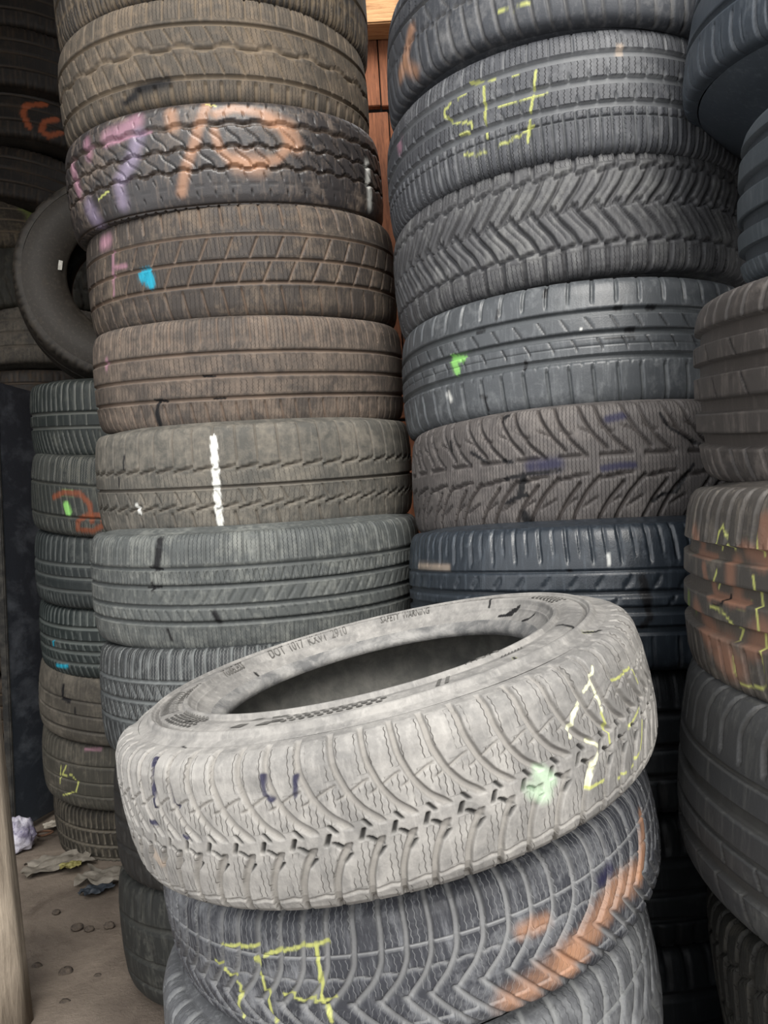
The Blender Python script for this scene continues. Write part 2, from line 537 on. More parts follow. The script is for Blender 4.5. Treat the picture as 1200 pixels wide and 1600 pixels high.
PAT = {
    'L0': [('c', .35, 6, 5), ('c', -.12, 7, 5), ('c', -.45, 3, 2, 2, 40, 'tri'), slots(-.97, -.2, 24, -6, 5, 5), slots(-.95, -.5, 24, -3, 2.5, 3, 12), ('z', -.9, -.2, 7, -5)],
    'L1': [('c', .363, 7, 5), ('c', 0, 6, 5, 4, 80, 'sin'), ('c', -.45, 7, 5), slots(.06, .33, 37, -17, 3.5, 4), slots(-.41, -.06, 37, -17, 3.5, 4, 15),
           slots(.45, .93, 30, 3, 3.5, 3), slots(-.95, -.52, 31, 0, 7, 4, 8), ('z', .45, .95, 7, 0), ('z', -.95, -.5, 7, 0), ('z', .06, .33, 9, 14, .7), ('z', -.4, -.06, 9, 14, .7)],
    'L2': [('c', .45, 8, 6, 2.5, 46, 'sin'), ('c', .088, 5, 6, 3, 46, 'sin'), ('c', -.237, 5, 6, 3, 46, 'sin'), ('c', -.80, 3, 2),
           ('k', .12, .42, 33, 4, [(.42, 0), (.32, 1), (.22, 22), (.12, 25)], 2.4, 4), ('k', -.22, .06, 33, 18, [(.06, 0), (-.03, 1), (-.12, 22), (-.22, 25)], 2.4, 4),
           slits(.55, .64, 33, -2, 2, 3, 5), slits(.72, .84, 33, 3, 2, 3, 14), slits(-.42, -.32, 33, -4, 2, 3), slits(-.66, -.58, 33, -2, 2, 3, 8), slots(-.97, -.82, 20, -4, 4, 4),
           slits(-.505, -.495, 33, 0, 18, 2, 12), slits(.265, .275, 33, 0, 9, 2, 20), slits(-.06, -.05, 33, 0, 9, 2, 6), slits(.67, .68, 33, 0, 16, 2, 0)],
    'L3': [('c', .363, 5, 4), ('c', -.012, 6, 4), ('c', -.35, 6, 4), slots(.5, .95, 37, -6, 4, 4), slots(.02, .33, 46, 17, 4, 3.5, 10), slots(-.34, -.04, 46, 17, 4, 3.5, 30),
           slots(-.95, -.42, 36, -11, 3.5, 4), ('z', .42, .8, 8, 0, .8), ('z', .03, .33, 8, 8), ('z', -.32, -.04, 8, 8), ('z', -.8, -.4, 9, -10, .6)],
    'L4': [('c', .3, 5, 4), ('c', -.05, 6, 4), ('c', -.387, 6, 4), slots(.45, .95, 30, -3, 3, 3), slots(-.95, -.45, 27, -9, 3.5, 4), ('z', .35, .9, 7, 0), ('z', .0, .26, 10, 8, .8), ('z', -.34, -.1, 10, -8, .8), ('z', -.9, -.43, 7, -12, .7)],
    'L5': [('c', .2, 5, 5, 4, 38, 'saw'), ('c', -.087, 5, 5), ('c', -.375, 4, 5, 5, 38, 'saw'), slots(.28, .93, 38, -3, 3, 3), slots(-.33, -.12, 38, -12, 2.6, 4, 10), slots(-.95, -.45, 38, -10, 4, 4),
           ('z', -.05, .16, 9, 18, .6), ('z', -.33, -.12, 9, -20, .7), ('z', -.7, -.42, 8, -14, .5)],
    'L6': [('c', .363, 6, 5), ('c', .1, 7, 5), ('c', -.188, 7, 5), ('c', -.425, 7, 5), slots(.42, .95, 31, 0, 2.5, 4), slots(.14, .32, 16, 6, 2, 3), slots(-.14, .05, 20, 14, 2.2, 3), slots(-.39, -.23, 20, -10, 2.2, 3),
           slots(-.95, -.5, 24, 0, 2, 2), ('z', .4, .95, 7.5, 0), ('z', .13, .33, 8, 20, .7), ('z', -.9, -.48, 8, 0, .7)],
    'L7': [('c', .388, 6, 5), ('c', .088, 6, 5), ('c', -.225, 6, 5), slots(.42, .93, 22, -3, 4, 4), slots(.13, .35, 22, -14, 3.5, 4, 8), slots(-.19, .05, 22, -15, 3.5, 4, 2), slots(-.9, -.28, 24, -12, 4, 4),
           ('z', .42, .9, 6, 0), ('z', .12, .35, 6, -30), ('z', -.19, .05, 6, -30)],
    'L8': [('c', .36, 6, 5), ('c', 0, 7, 5), ('c', -.36, 6, 5), slots(.42, .93, 30, -4, 4, 4), slots(-.9, -.42, 30, -5, 4, 4)],
    'L9': [('c', .30, 8, 6), ('c', -.20, 7, 6), ('c', -.55, 4, 3), slots(.36, .93, 34, -3, 3, 3), slots(-.5, .2, 46, -6, 2.5, 2)],
    'R0': [('c', .50, 7, 6), ('c', .17, 7, 6), ('c', -.22, 4, 4, 3.5, 40, 'tri'), ('s', -.2, .14, 40, 0, [(.14, 0), (-.02, 8), (-.2, 24)], 2.6, 3), ('s', -.95, -.26, 27, 6, [(-.26, 0), (-.5, 3), (-.8, 9), (-.95, 15)], 5, 4),
           slots(-.85, -.42, 27, -8, 1.8, 2, 18), slots(.55, .93, 27, 6, 4, 4), ('z', .2, .48, 20, 6, .6)],
    'R1': [('c', .45, 13, 6), ('c', .088, 12, 6), ('c', -.225, 11, 6), ('c', -.395, 2.4, 3), slots(.52, .95, 36, 2, 2.4, 3), slots(.115, .21, 29, -2, 4, 4), slots(-.19, -.12, 29, -2, 4, 4, 10), slots(-.97, -.27, 18, -3, 3.6, 5),
           ('z', .52, .96, 8.5, 0), ('z', .13, .41, 9.6, -9), ('z', -.19, .045, 9.6, -9), ('z', -.9, -.27, 9, -3)],
    'R2': [slots(.56, .88, 33, 2, 6, 4), ('c', .53, 5, 6, 4, 33, 'saw'), ('s', .03, .56, 33, 8, [(.03, 0), (.3, 27), (.56, 44)], 6.5, 7), ('s', -.46, .12, 33, 22, [(.12, 0), (-.1, 16), (-.28, 33), (-.46, 42)], 6.5, 7),
           ('c', .045, 4, 6, 5, 33, 'saw'), ('c', -.46, 5, 6, 3, 33, 'saw'), slots(-.96, -.49, 33, 2, 7, 7, 4), ('s', .10, .46, 33, 24.5, [(.03, 0), (.3, 27), (.56, 44)], 1.2, 2.5), ('s', -.36, .06, 33, 7.5, [(.12, 0), (-.1, 16), (-.28, 33), (-.46, 42)], 1.5, 3),
           ('z', .6, .95, 7.2, 2, 1), ('z', -.9, -.52, 7.2, 2, 1)],
    'R3': [('c', .375, 10, 6), ('c', .088, 9, 6), ('c', -.225, 9, 6), slots(.5, .93, 36, 4, 4.5, 4), slits(.14, .33, 37, -13, 2, 3), slits(-.12, .05, 37, -9, 2, 3, 12), slots(-.92, -.32, 36, -4, 4.5, 4), slots(-.29, -.22, 18, -4, 3, 3),
           ('c', -.065, 1.6, 1.5)],
    'R4': [('s', .13, .97, 62, 0, [(.13, 0), (.32, -22), (.6, -42), (.97, -52)], 4.6, 6), ('s', .2, .97, 62, 31, [(.2, 0), (.4, -20), (.65, -36), (.97, -46)], 4.6, 6), slots(.115, .15, 62, 0, 46, 6, -21),
           ('s', -.97, -.13, 62, 20, [(-.13, 0), (-.35, -24), (-.65, -44), (-.97, -52)], 4.6, 6), ('s', -.97, -.22, 62, 51, [(-.22, 0), (-.45, -22), (-.7, -38), (-.97, -46)], 4.6, 6), ('s', -.2, -.1, 62, 0, [(-.1, 0), (-.2, -50)], 5, 6),
           ('s', .42, .52, 31, 2, [(.42, 8), (.52, -14)], 3, 4), ('s', -.55, -.42, 31, 6, [(-.42, 8), (-.55, -16)], 3, 4), ('z', -.95, .95, 5.6, 0)],
    'R5': [('c', .312, 3.5, 3), ('c', .05, 8, 5), ('c', -.15, 11, 5), ('c', -.375, 11, 5), slots(.43, .86, 37, -5, 4, 4), slots(.5, .82, 37, -4, 2.5, 3, 18), ('s', .1, .24, 37, 0, [(.1, 0), (.24, 13)], 4, 3), ('s', -.11, .02, 74, 20, [(-.11, 0), (.02, 12)], 3, 3), slots(-.92, -.45, 37, -4, 3, 3)],
    'R6': [slots(.40, .95, 27, -3, 6, 5), ('c', .34, 8, 6), ('c', -.05, 9, 6), ('c', -.4, 8, 6), slots(-.95, -.45, 27, -3, 5, 5), ('z', .45, .95, 6, 0)],
    'R7': [slots(.40, .95, 24, -3, 6, 5), ('c', .3, 8, 6), ('c', -.1, 9, 6), ('c', -.45, 8, 6), slots(-.95, -.5, 27, -3, 5, 5)],
    'R8': [slots(.40, .95, 30, -3, 6, 5), ('c', .3, 8, 6), ('c', -.1, 9, 6), ('c', -.45, 8, 6), slots(-.95, -.5, 27, -3, 5, 5)],
    'F0': [('s', .0, .93, 26.5, 0, [(.93, 0), (.55, 1), (.3, 8), (.12, 18), (.0, 32)], 5.2, 4.5), ('s', -.86, -.13, 26.5, 8, [(-.95, 0), (-.7, -1), (-.45, 3), (-.25, 11), (-.13, 20)], 5.2, 4.5),
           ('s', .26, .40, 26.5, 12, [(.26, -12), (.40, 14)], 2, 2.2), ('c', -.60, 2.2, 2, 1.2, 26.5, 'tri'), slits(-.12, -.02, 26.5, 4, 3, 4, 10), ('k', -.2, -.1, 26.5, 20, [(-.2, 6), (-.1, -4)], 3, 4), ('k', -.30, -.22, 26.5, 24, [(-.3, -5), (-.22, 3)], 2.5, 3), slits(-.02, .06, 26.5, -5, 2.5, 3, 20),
           ('z', .44, .84, 5.0, 0, 1, 26.5, 0, 13), ('z', .06, .38, 5.0, -6, 1, 26.5, 62, 30), ('z', -.56, -.14, 5.0, -7, .9, 26.5, -36, 8), ('z', -.9, -.64, 6, 0, .7, 26.5, 0, 20)],
    'F1': [('s', -.22, .97, 23, 0, [(.97, 0), (.5, 0), (.2, -4), (0, -14), (-.22, -34)], 5, 4.5), ('s', -.97, -.18, 23, 8, [(-.18, 0), (-.4, 14), (-.7, 36), (-.97, 60)], 5, 4.5), ('c', .33, 2.4, 2), ('c', .08, 2, 1.6, 1.2, 23, 'tri'), ('c', -.5, 2, 2),
           ('z', .35, .95, 5.8, 0), ('z', -.15, .3, 5.8, 5, .7), ('z', -.9, -.25, 6.5, -40, .6)],
    'F2': [('s', .02, .97, 32, 0, [(.97, 0), (.6, -6), (.3, -20), (.02, -44)], 6, 4), ('s', -.97, -.02, 32, 12, [(-.02, 0), (-.3, 24), (-.6, 38), (-.97, 44)], 6, 4), ('c', .42, 3, 3), ('z', .4, .95, 8, 0, .7)],
    'Q0': [('c', .5, 10, 6), ('c', -.02, 9, 6), ('c', -.40, 10, 6), ('s', -1.1, -.5, 42, 0, [(-.5, 0), (-.7, 3), (-1.1, 16)], 4.5, 4), ('s', -.85, -.6, 42, 20, [(-.6, 0), (-.85, 6)], 2, 2)],
    'Q1': [('c', .55, 14, 7), ('c', .17, 16, 7), ('c', -.22, 16, 7), ('c', -.55, 15, 7), slots(-.97, -.62, 20, -3, 4, 4)],
    'Q2': [('c', .5, 15, 7), ('c', .2, 14, 7), ('c', -.137, 14, 7), ('c', -.45, 14, 7), slots(.58, .95, 29, 4, 4, 4), ('s', -.95, -.5, 27, 6, [(-.5, 0), (-.95, 14)], 4, 4), slits(.25, .45, 60, -16, 1.6, 2), slits(-.1, .15, 60, -16, 1.6, 2, 20)],
    'Q3': [('c', .312, 14, 7), ('c', 0, 14, 7), ('c', -.312, 15, 7), slots(.4, .93, 20, 4, 5, 4), ('s', -.95, -.42, 20, 6, [(-.42, 0), (-.95, 10)], 4.5, 4), slots(.32, .40, 9, 0, 2, 2)],
    'Q4': [('c', .3, 5, 4), ('c', .02, 14, 7), ('c', -.26, 5, 4), ('c', -.50, 14, 7), ('s', .4, .95, 30, 0, [(.4, 0), (.6, -5), (.95, 8)], 4.5, 4), ('s', -.48, -.28, 46, 0, [(-.28, 0), (-.48, 12)], 1.8, 2), ('s', -.97, -.55, 40, 0, [(-.55, 0), (-.97, 18)], 2.5, 2)],
    'Q5': [('s', .5, .97, 26, 0, [(.5, 0), (.97, 7)], 6, 7), ('s', .02, .55, 26, 12, [(.02, 0), (.55, 12)], 7, 7), ('c', .5, 4, 5, 5, 26, 'saw'), ('c', -.0, 6, 6, 6, 26, 'saw'), ('s', -.97, -.05, 26, 6, [(-.05, 0), (-.97, 30)], 6, 7), ('z', .05, .95, 4.4, 6)],
    'S0': [('c', .137, 7, 5), ('c', -.175, 7, 5), slots(.2, .95, 20, -3, 3.5, 4), slots(-.95, -.25, 17, -16, 3, 4), slots(-.13, .1, 44, 0, 2.5, 3)],
    'S1': [('c', .238, 5, 5), ('c', -.438, 5, 5), slots(.3, .95, 26, -3, 4, 4), slots(-.4, .2, 20, -14, 2.6, 3), slots(-.95, -.48, 22, -8, 4, 4), ('z', .3, .95, 7, 0), ('z', -.9, -.48, 7, 0)],
    'S2': [('c', .163, 9, 5), ('c', -.125, 8, 5), ('c', -.425, 9, 5), slots(.25, .95, 22, -2, 4, 4), slots(-.95, -.5, 14, -5, 2.5, 3), slots(-.1, .13, 20, -6, 2, 2)],
    'S3': [('c', .375, 9, 5), ('c', .038, 9, 5), ('c', -.2, 9, 5), ('c', -.475, 9, 5), slots(.44, .95, 19, -2, 4, 4), slots(.1, .3, 24, -4, 2.4, 3), slots(-.15, .0, 20, -6, 2.4, 3), slots(-.42, -.25, 20, -8, 2.4, 3), slots(-.95, -.52, 17, -10, 3, 4)],
    'S4': [('c', .238, 5, 4), ('c', -.112, 6, 4), ('c', -.487, 6, 4), slots(.35, .8, 26, 0, 2, 1.5)],
    'S5': [('c', .288, 5, 4), ('c', -.112, 5, 4), ('c', -.45, 5, 4), slots(.38, .9, 19, 0, 3.5, 3), slots(-.95, -.5, 20, -12, 2.6, 3)],
    'S6': [('c', .325, 8, 6), ('c', -.08, 8, 6), ('c', -.42, 8, 6), slots(.38, .97, 17, -2, 4, 6), slots(-.03, .28, 19, -2, 5, 6), slots(-.37, -.13, 19, -2, 5, 6, 8), slots(-.97, -.47, 18, -5, 5, 6, 3)],
    'T': [slots(.6, 1, 22, 6, 4, 4), slots(-1, -.6, 22, 6, 4, 4), ('c', .3, 8, 5), ('c', -.3, 8, 5)],
    'B': [('c', .4, 7, 5), ('c', .02, 8, 5), ('c', -.38, 7, 5), slots(.46, .93, 20, -3, 4, 4), slots(-.93, -.44, 20, -3, 4, 4)],
    'B4': [('s', .0, .95, 40, 0, [(0, 0), (.95, 20)], 9, 7), ('s', -.95, .0, 40, 12, [(0, 0), (-.95, 22)], 9, 7), ('c', .3, 5, 6, 7, 40, 'tri'), ('c', -.3, 5, 6, 7, 40, 'tri')],
}

PAINT = {'peach': (196, 146, 112),
    'pink': (190, 140, 160),
    'lilac': (165, 150, 178),
    'yel': (206, 210, 122),
    'blue': (30, 165, 195),
    'black': (14, 14, 18),
    'white': (238, 238, 232),
    'orange': (178, 92, 52),
    'green': (150, 215, 118),
    'navy': (44, 43, 70),
    'beige': (200, 180, 160),
    'dor': (150, 78, 45),
    'brick': (150, 110, 90),
    'dkg': (120, 140, 60),
    'whity': (240, 240, 205),
    'pgreen': (205, 232, 200)}
MARKS = {
    'L1': [
        ('black', 18.3, 0.8, [-0.149, -0.537, -0.092, -0.487]),
        ('black', 11.6, 0.8, [-0.182, -0.675, -0.157, -0.613]),
    ],
    'L2': [
        ('peach', 16.7, 0.75, [-0.026, 0.725, -0.043, 0.4, -0.052, 0.15, -0.072, -0.2, -0.085, -0.562]),
        ('peach', 19.7, 0.9, [-0.089, 0.663, -0.087, 0.475]),
        ('peach', 14.3, 0.75, [-0.01, 0.6, 0.021, 0.688, 0.071, 0.613, 0.102, 0.4, 0.113, 0.125, 0.087, -0.112, 0.044, -0.2, 0.006, -0.125, -0.011, 0.062, -0.016, 0.325]),
        ('peach', 33.5, 0.95, [0.023, -0.15, 0.05, -0.2]),  # gloss highlight painted into the colour, over the sprayed ring
        ('peach', 25.0, 0.95, [0.081, 0.538, 0.115, 0.413, 0.126, 0.137]),
        ('pink', 24.4, 0.95, [-0.225, 0.513, -0.187, 0.538, -0.155, 0.638]),
        ('pink', 7.7, 0.75, [-0.227, 0.4, -0.18, 0.425, -0.132, 0.438]),
        ('lilac', 22.8, 0.95, [-0.153, 0.4, -0.172, 0.05, -0.207, -0.237, -0.206, -0.575]),
        ('lilac', 30.7, 0.95, [-0.306, -0.463, -0.291, -0.712]),
        ('pink', 21.6, 0.95, [-0.357, 0.338, -0.338, -0.125]),
        ('pink', 20.9, 0.95, [-0.286, 0.55, -0.279, 0.375]),
        ('yel', 2.6, 0.2, [-0.235, -0.325, -0.268, -0.4]),
        ('yel', 2.5, 0.2, [-0.026, 0.788, -0.009, 0.738]),
        ('white', 17.7, 0.9, [0.318, 0.113, 0.318, -0.2, 0.322, -0.6]),
    ],
    'L3': [
        ('blue', 22.9, 0.35, [-0.194, -0.1, -0.183, -0.162]),
        ('blue', 14.9, 0.4, [-0.184, -0.05, -0.179, -0.25]),
        ('pink', 23.7, 0.9, [-0.306, 0.562, -0.286, 0.562]),
        ('pink', 7.1, 0.75, [-0.269, 0.35, -0.281, -0.275]),
        ('pink', 7.0, 0.9, [-0.265, 0.125, -0.235, 0.1]),
    ],
    'L4': [
        ('pink', 10.8, 0.9, [-0.32, 0.35, -0.323, 0.238]),
        ('black', 5.8, 0.2, [-0.18, -0.387, -0.189, -0.562, -0.186, -0.8]),
        ('black', 10.4, 0.4, [-0.187, -0.562, -0.186, -0.75]),
        ('black', 4.5, 0.2, [-0.189, -0.35, -0.163, -0.387]),
        ('black', 3.4, 0.2, [-0.089, -0.037, -0.068, -0.05]),
        ('black', 3.4, 0.2, [-0.072, -0.387, -0.052, -0.387]),
    ],
    'L5': [
        ('white', 12.1, 0.15, [-0.074, 0.65, -0.074, 0.175, -0.074, -0.262, -0.074, -0.825]),
        ('white', 7.9, 0.5, [-0.242, -0.312, -0.235, -0.425]),
        ('black', 15.6, 0.5, [-0.172, -0.725, -0.152, -0.775]),
        ('black', 3.4, 0.2, [-0.269, 0.475, -0.271, 0.263]),
        ('black', 3.5, 0.2, [-0.288, 0.137, -0.289, 0.0]),
        ('black', 5.7, 0.4, [-0.234, -0.65, -0.238, -0.787]),
        ('black', 7.1, 0.4, [-0.718, 1.699, -0.693, 1.875]),
    ],
    'L6': [
        ('black', 14.7, 0.4, [-0.177, 0.788, -0.177, 0.625, -0.183, 0.4]),
        ('black', 3.1, 0.2, [-0.196, 0.388, -0.172, 0.363]),
        ('black', 5.3, 0.2, [-0.193, 0.175, -0.193, 0.075]),
        ('black', 3.2, 0.2, [-0.206, 0.1, -0.176, 0.113]),
        ('black', 10.3, 0.6, [-0.081, -0.275, -0.075, -0.4]),
        ('black', 5.3, 0.5, [-0.169, -0.512, -0.163, -0.662]),
    ],
    'R0': [
        ('peach', 22.5, 0.75, [-0.278, -0.062, -0.296, -0.287, -0.326, -0.512]),
        ('peach', 19.5, 0.9, [-0.305, -0.438, -0.274, -0.688]),
        ('yel', 2.9, 0.3, [-0.091, -0.537, -0.069, -0.562, -0.044, -0.537]),
    ],
    'R1': [
        ('yel', 3.1, 0.15, [-0.136, 0.388, -0.152, 0.363]),
        ('yel', 3.1, 0.15, [-0.167, 0.338, -0.18, 0.3, -0.18, 0.2, -0.17, 0.125]),
        ('yel', 3.0, 0.15, [-0.169, 0.075, -0.13, -0.062, -0.129, -0.15]),
        ('yel', 3.0, 0.15, [-0.153, -0.15, -0.136, -0.175]),
        ('yel', 3.8, 0.15, [-0.104, 0.388, -0.105, 0.1, -0.105, -0.15]),
        ('yel', 3.0, 0.15, [-0.104, -0.287, -0.104, -0.362]),
        ('yel', 3.6, 0.15, [-0.021, 0.363, -0.026, 0.137]),
        ('yel', 3.6, 0.15, [-0.027, 0.05, -0.033, -0.162]),
        ('yel', 3.7, 0.15, [-0.035, -0.275, -0.041, -0.55]),
        ('yel', 2.9, 0.2, [-0.081, 0.025, -0.05, 0.0, -0.006, 0.038]),
        ('yel', 3.0, 0.2, [-0.147, -0.45, -0.129, -0.512, -0.108, -0.512]),
        ('yel', 2.9, 0.2, [-0.088, -0.512, -0.075, -0.487, -0.057, -0.463, -0.03, -0.375]),
        ('yel', 2.2, 0.3, [-0.128, 0.513, -0.087, 0.45]),
        ('yel', 2.2, 0.3, [-0.057, 0.388, -0.043, 0.363]),
        ('pink', 15.9, 0.9, [-0.32, 0.388, -0.315, 0.263]),
        ('beige', 11.5, 0.3, [0.106, 0.525, 0.105, 0.45]),
    ],
    'R3': [
        ('green', 11.4, 0.25, [-0.203, 0.088, -0.18, 0.038]),
        ('green', 13.6, 0.3, [-0.2, 0.062, -0.193, -0.112]),
        ('black', 5.9, 0.3, [-0.031, 0.812, -0.035, 0.675]),
        ('black', 4.0, 0.3, [-0.111, 0.613, -0.113, 0.475]),
        ('black', 7.1, 0.3, [-0.152, 0.363, -0.14, 0.375]),
        ('black', 4.9, 0.3, [-0.069, -0.175, -0.072, -0.275]),
        ('black', 6.7, 0.3, [0.069, 0.413, 0.077, 0.413]),
        ('black', 5.8, 0.3, [0.118, 0.4, 0.13, 0.4]),
        ('black', 5.7, 0.3, [0.084, 0.113, 0.094, 0.113]),
        ('black', 3.8, 0.2, [0.051, 0.012, 0.095, 0.0]),
        ('white', 2.9, 0.2, [0.016, 0.163, 0.017, 0.163]),
        ('black', 5.1, 0.3, [-0.15, -0.537, -0.14, -0.575]),
        ('black', 5.1, 0.3, [-0.145, -0.587, -0.14, -0.738]),
        ('white', 8.5, 0.9, [-0.218, -0.412, -0.214, -0.487]),
    ],
    'R4': [
        ('navy', 18.6, 0.8, [-0.082, 0.05, -0.044, 0.05]),
        ('black', 9.2, 0.2, [-0.674, 1.586, -0.74, 1.361, -0.709, 1.812]),
        ('black', 4.9, 0.2, [-0.187, 0.325, -0.17, 0.238, -0.156, 0.15]),
        ('black', 4.8, 0.2, [-0.129, 0.163, -0.112, 0.125]),
        ('black', 5.6, 0.2, [-0.125, -0.1, -0.088, -0.062, -0.04, -0.037]),
        ('black', 10.4, 0.3, [-0.096, -0.075, -0.101, -0.337]),
        ('black', 6.6, 0.2, [-0.125, -0.438, -0.111, -0.375, -0.092, -0.337]),
        ('black', 15.2, 0.5, [-0.098, -0.613, -0.094, -0.712]),
        ('black', 7.7, 0.3, [-0.129, 0.75, -0.121, 0.8]),
        ('navy', 9.1, 0.5, [0.02, -0.05, 0.043, -0.025, 0.062, -0.025]),
        ('black', 4.6, 0.3, [0.105, 0.638, 0.116, 0.45, 0.139, 0.325, 0.163, 0.2]),
        ('black', 4.6, 0.2, [0.088, -0.512, 0.101, -0.425, 0.121, -0.4, 0.149, -0.05]),
        ('navy', 11.0, 0.6, [0.03, 0.6, 0.052, 0.638]),
        ('black', 5.1, 0.2, [-0.235, 0.538, -0.23, 0.388]),
    ],
    'R5': [
        ('black', 12.7, 0.4, [0.06, 0.213, 0.062, 0.1, 0.065, -0.05]),
        ('black', 7.6, 0.3, [0.064, -0.05, 0.068, -0.237, 0.057, -0.325]),
        ('white', 3.4, 0.4, [0.018, 0.488, 0.018, 0.388]),
        ('black', 4.3, 0.4, [-0.035, 0.325, -0.033, 0.325]),
        ('beige', 8.7, 0.9, [-0.333, 0.388, -0.237, 0.375]),
    ],
    'F0': [
        ('navy', 2.7, 0.2, [-0.238, 0.838, -0.242, 0.775, -0.239, 0.675, -0.238, 0.288]),
        ('navy', 2.1, 0.2, [-0.213, 0.538, -0.209, 0.363, -0.2, 0.325]),
        ('navy', 3.4, 0.4, [-0.108, 0.588, -0.108, 0.425, -0.103, 0.363]),
        ('navy', 3.4, 0.4, [-0.08, 0.538, -0.083, 0.375]),
        ('navy', 2.1, 0.3, [-0.203, 0.038, -0.199, 0.012]),
        ('navy', 3.3, 0.4, [-0.254, 0.113, -0.245, 0.1]),
        ('beige', 11.1, 0.4, [-0.264, -0.25, -0.257, -0.325]),
        ('black', 12.0, 0.2, [0.639, 0.925, 0.614, 0.863, 0.596, 0.863]),
        ('black', 5.2, 0.2, [0.632, 1.486, 0.63, 1.637]),
        ('black', 8.7, 0.2, [0.57, 1.749, 0.552, 1.687, 0.547, 1.649]),
        ('black', 5.0, 0.2, [0.592, 1.787, 0.556, 1.762]),
        ('black', 4.7, 0.2, [0.507, 1.837, 0.489, 1.787, 0.481, 1.712]),
        ('black', 5.8, 0.3, [0.29, 1.449, 0.282, 1.348, 0.272, 1.223]),
        ('black', 4.8, 0.2, [0.261, 1.085, 0.267, 1.023, 0.276, 0.963]),
        ('black', 3.5, 0.2, [0.155, 1.298, 0.15, 1.223, 0.159, 1.198]),
        ('black', 5.1, 0.2, [-0.639, 1.762, -0.637, 1.85]),
        ('black', 4.5, 0.2, [0.435, 0.938, 0.427, 0.913]),
        ('black', 4.8, 0.2, [-0.285, 1.348, -0.27, 1.398]),
        ('black', 2.6, 0.2, [-0.22, 1.01, -0.213, 0.988]),
        ('whity', 2.1, 0.15, [0.196, 0.65, 0.188, 0.562]),
        ('whity', 2.5, 0.15, [0.188, 0.55, 0.172, 0.488]),
        ('whity', 2.9, 0.2, [0.162, 0.425, 0.15, 0.312, 0.142, 0.163]),
        ('whity', 2.6, 0.15, [0.185, 0.588, 0.185, 0.425, 0.187, 0.225]),
        ('yel', 2.0, 0.15, [0.185, 0.213, 0.188, 0.025, 0.187, -0.1]),
        ('yel', 1.7, 0.15, [0.257, 0.4, 0.233, 0.4, 0.218, 0.413]),
        ('yel', 1.7, 0.15, [0.262, 0.35, 0.267, 0.188]),
        ('whity', 2.1, 0.15, [0.162, 0.038, 0.172, -0.075, 0.165, -0.162]),
        ('whity', 2.5, 0.15, [0.165, -0.162, 0.154, -0.3, 0.149, -0.387]),
        ('yel', 2.0, 0.15, [0.149, -0.387, 0.17, -0.4]),
        ('yel', 1.7, 0.15, [0.254, -0.037, 0.221, -0.112]),
        ('yel', 1.7, 0.15, [0.254, -0.175, 0.238, -0.412]),
        ('yel', 1.7, 0.15, [0.234, -0.438, 0.215, -0.5]),
        ('yel', 1.6, 0.15, [0.19, -0.487, 0.204, -0.5]),
        ('pgreen', 11.0, 0.7, [0.106, -0.025, 0.114, -0.125]),
        ('pgreen', 11.9, 0.8, [0.097, -0.137, 0.106, -0.225]),
    ],
    'F1': [
        ('yel', 2.5, 0.2, [-0.213, 0.338, -0.196, 0.375, -0.165, 0.425]),
        ('yel', 2.8, 0.2, [-0.157, 0.325, -0.148, 0.375, -0.117, 0.45, -0.09, 0.488]),
        ('yel', 2.9, 0.2, [-0.102, 0.438, -0.102, 0.238, -0.106, -0.05, -0.103, -0.375]),
        ('yel', 2.5, 0.2, [-0.168, 0.288, -0.163, 0.025, -0.162, -0.45]),
        ('yel', 2.6, 0.3, [-0.226, 0.125, -0.206, 0.025]),
        ('yel', 2.6, 0.3, [-0.205, 0.025, -0.194, -0.075, -0.206, -0.362, -0.206, -0.512]),
        ('yel', 2.4, 0.2, [-0.143, -0.075, -0.123, -0.137, -0.095, -0.125]),
        ('peach', 24.4, 0.75, [0.113, -0.45, 0.144, -0.262, 0.165, -0.137, 0.187, -0.062, 0.223, -0.137]),
        ('peach', 25.1, 0.9, [0.053, -0.562, 0.086, -0.475, 0.118, -0.362]),
        ('peach', 11.5, 0.75, [0.234, -0.162, 0.25, 0.012, 0.269, 0.35]),
        ('navy', 11.7, 0.8, [0.169, 0.175, 0.182, 0.213]),
        ('peach', 12.1, 0.95, [0.075, 0.137, 0.097, 0.125]),
    ],
    'Q3': [
        ('brick', 15.1, 0.6, [-0.316, 0.463, -0.305, 0.363]),
        ('brick', 6.0, 0.6, [-0.317, 0.275, -0.268, 0.263]),
        ('brick', 9.6, 0.6, [-0.282, 0.175, -0.269, -0.062]),
        ('brick', 13.7, 0.75, [-0.232, 0.25, -0.231, -0.037]),
        ('brick', 6.7, 0.6, [-0.264, -0.05, -0.213, -0.062]),
        ('brick', 20.9, 0.6, [-0.304, -0.225, -0.283, -0.375]),
        ('brick', 23.3, 0.75, [-0.271, -0.438, -0.243, -0.6]),
        ('brick', 21.5, 0.75, [-0.206, -0.375, -0.19, -0.225]),
        ('brick', 23.4, 0.9, [-0.227, -0.587, -0.246, -0.45]),
        ('brick', 16.0, 0.75, [-0.19, 0.588, -0.187, 0.338]),
        ('brick', 15.0, 0.75, [-0.214, 0.363, -0.19, 0.288]),
        ('yel', 2.1, 0.3, [-0.258, 0.338, -0.253, 0.488, -0.247, 0.538, -0.235, 0.35]),
        ('yel', 2.2, 0.3, [-0.254, 0.163, -0.264, 0.012]),
        ('yel', 2.0, 0.3, [-0.201, 0.175, -0.197, -0.037, -0.194, -0.3]),
        ('yel', 2.1, 0.3, [-0.267, -0.15, -0.243, -0.162, -0.223, -0.275, -0.228, -0.362]),
        ('yel', 2.0, 0.3, [-0.234, -0.45, -0.232, -0.625, -0.228, -0.7, -0.209, -0.7, -0.192, -0.662]),
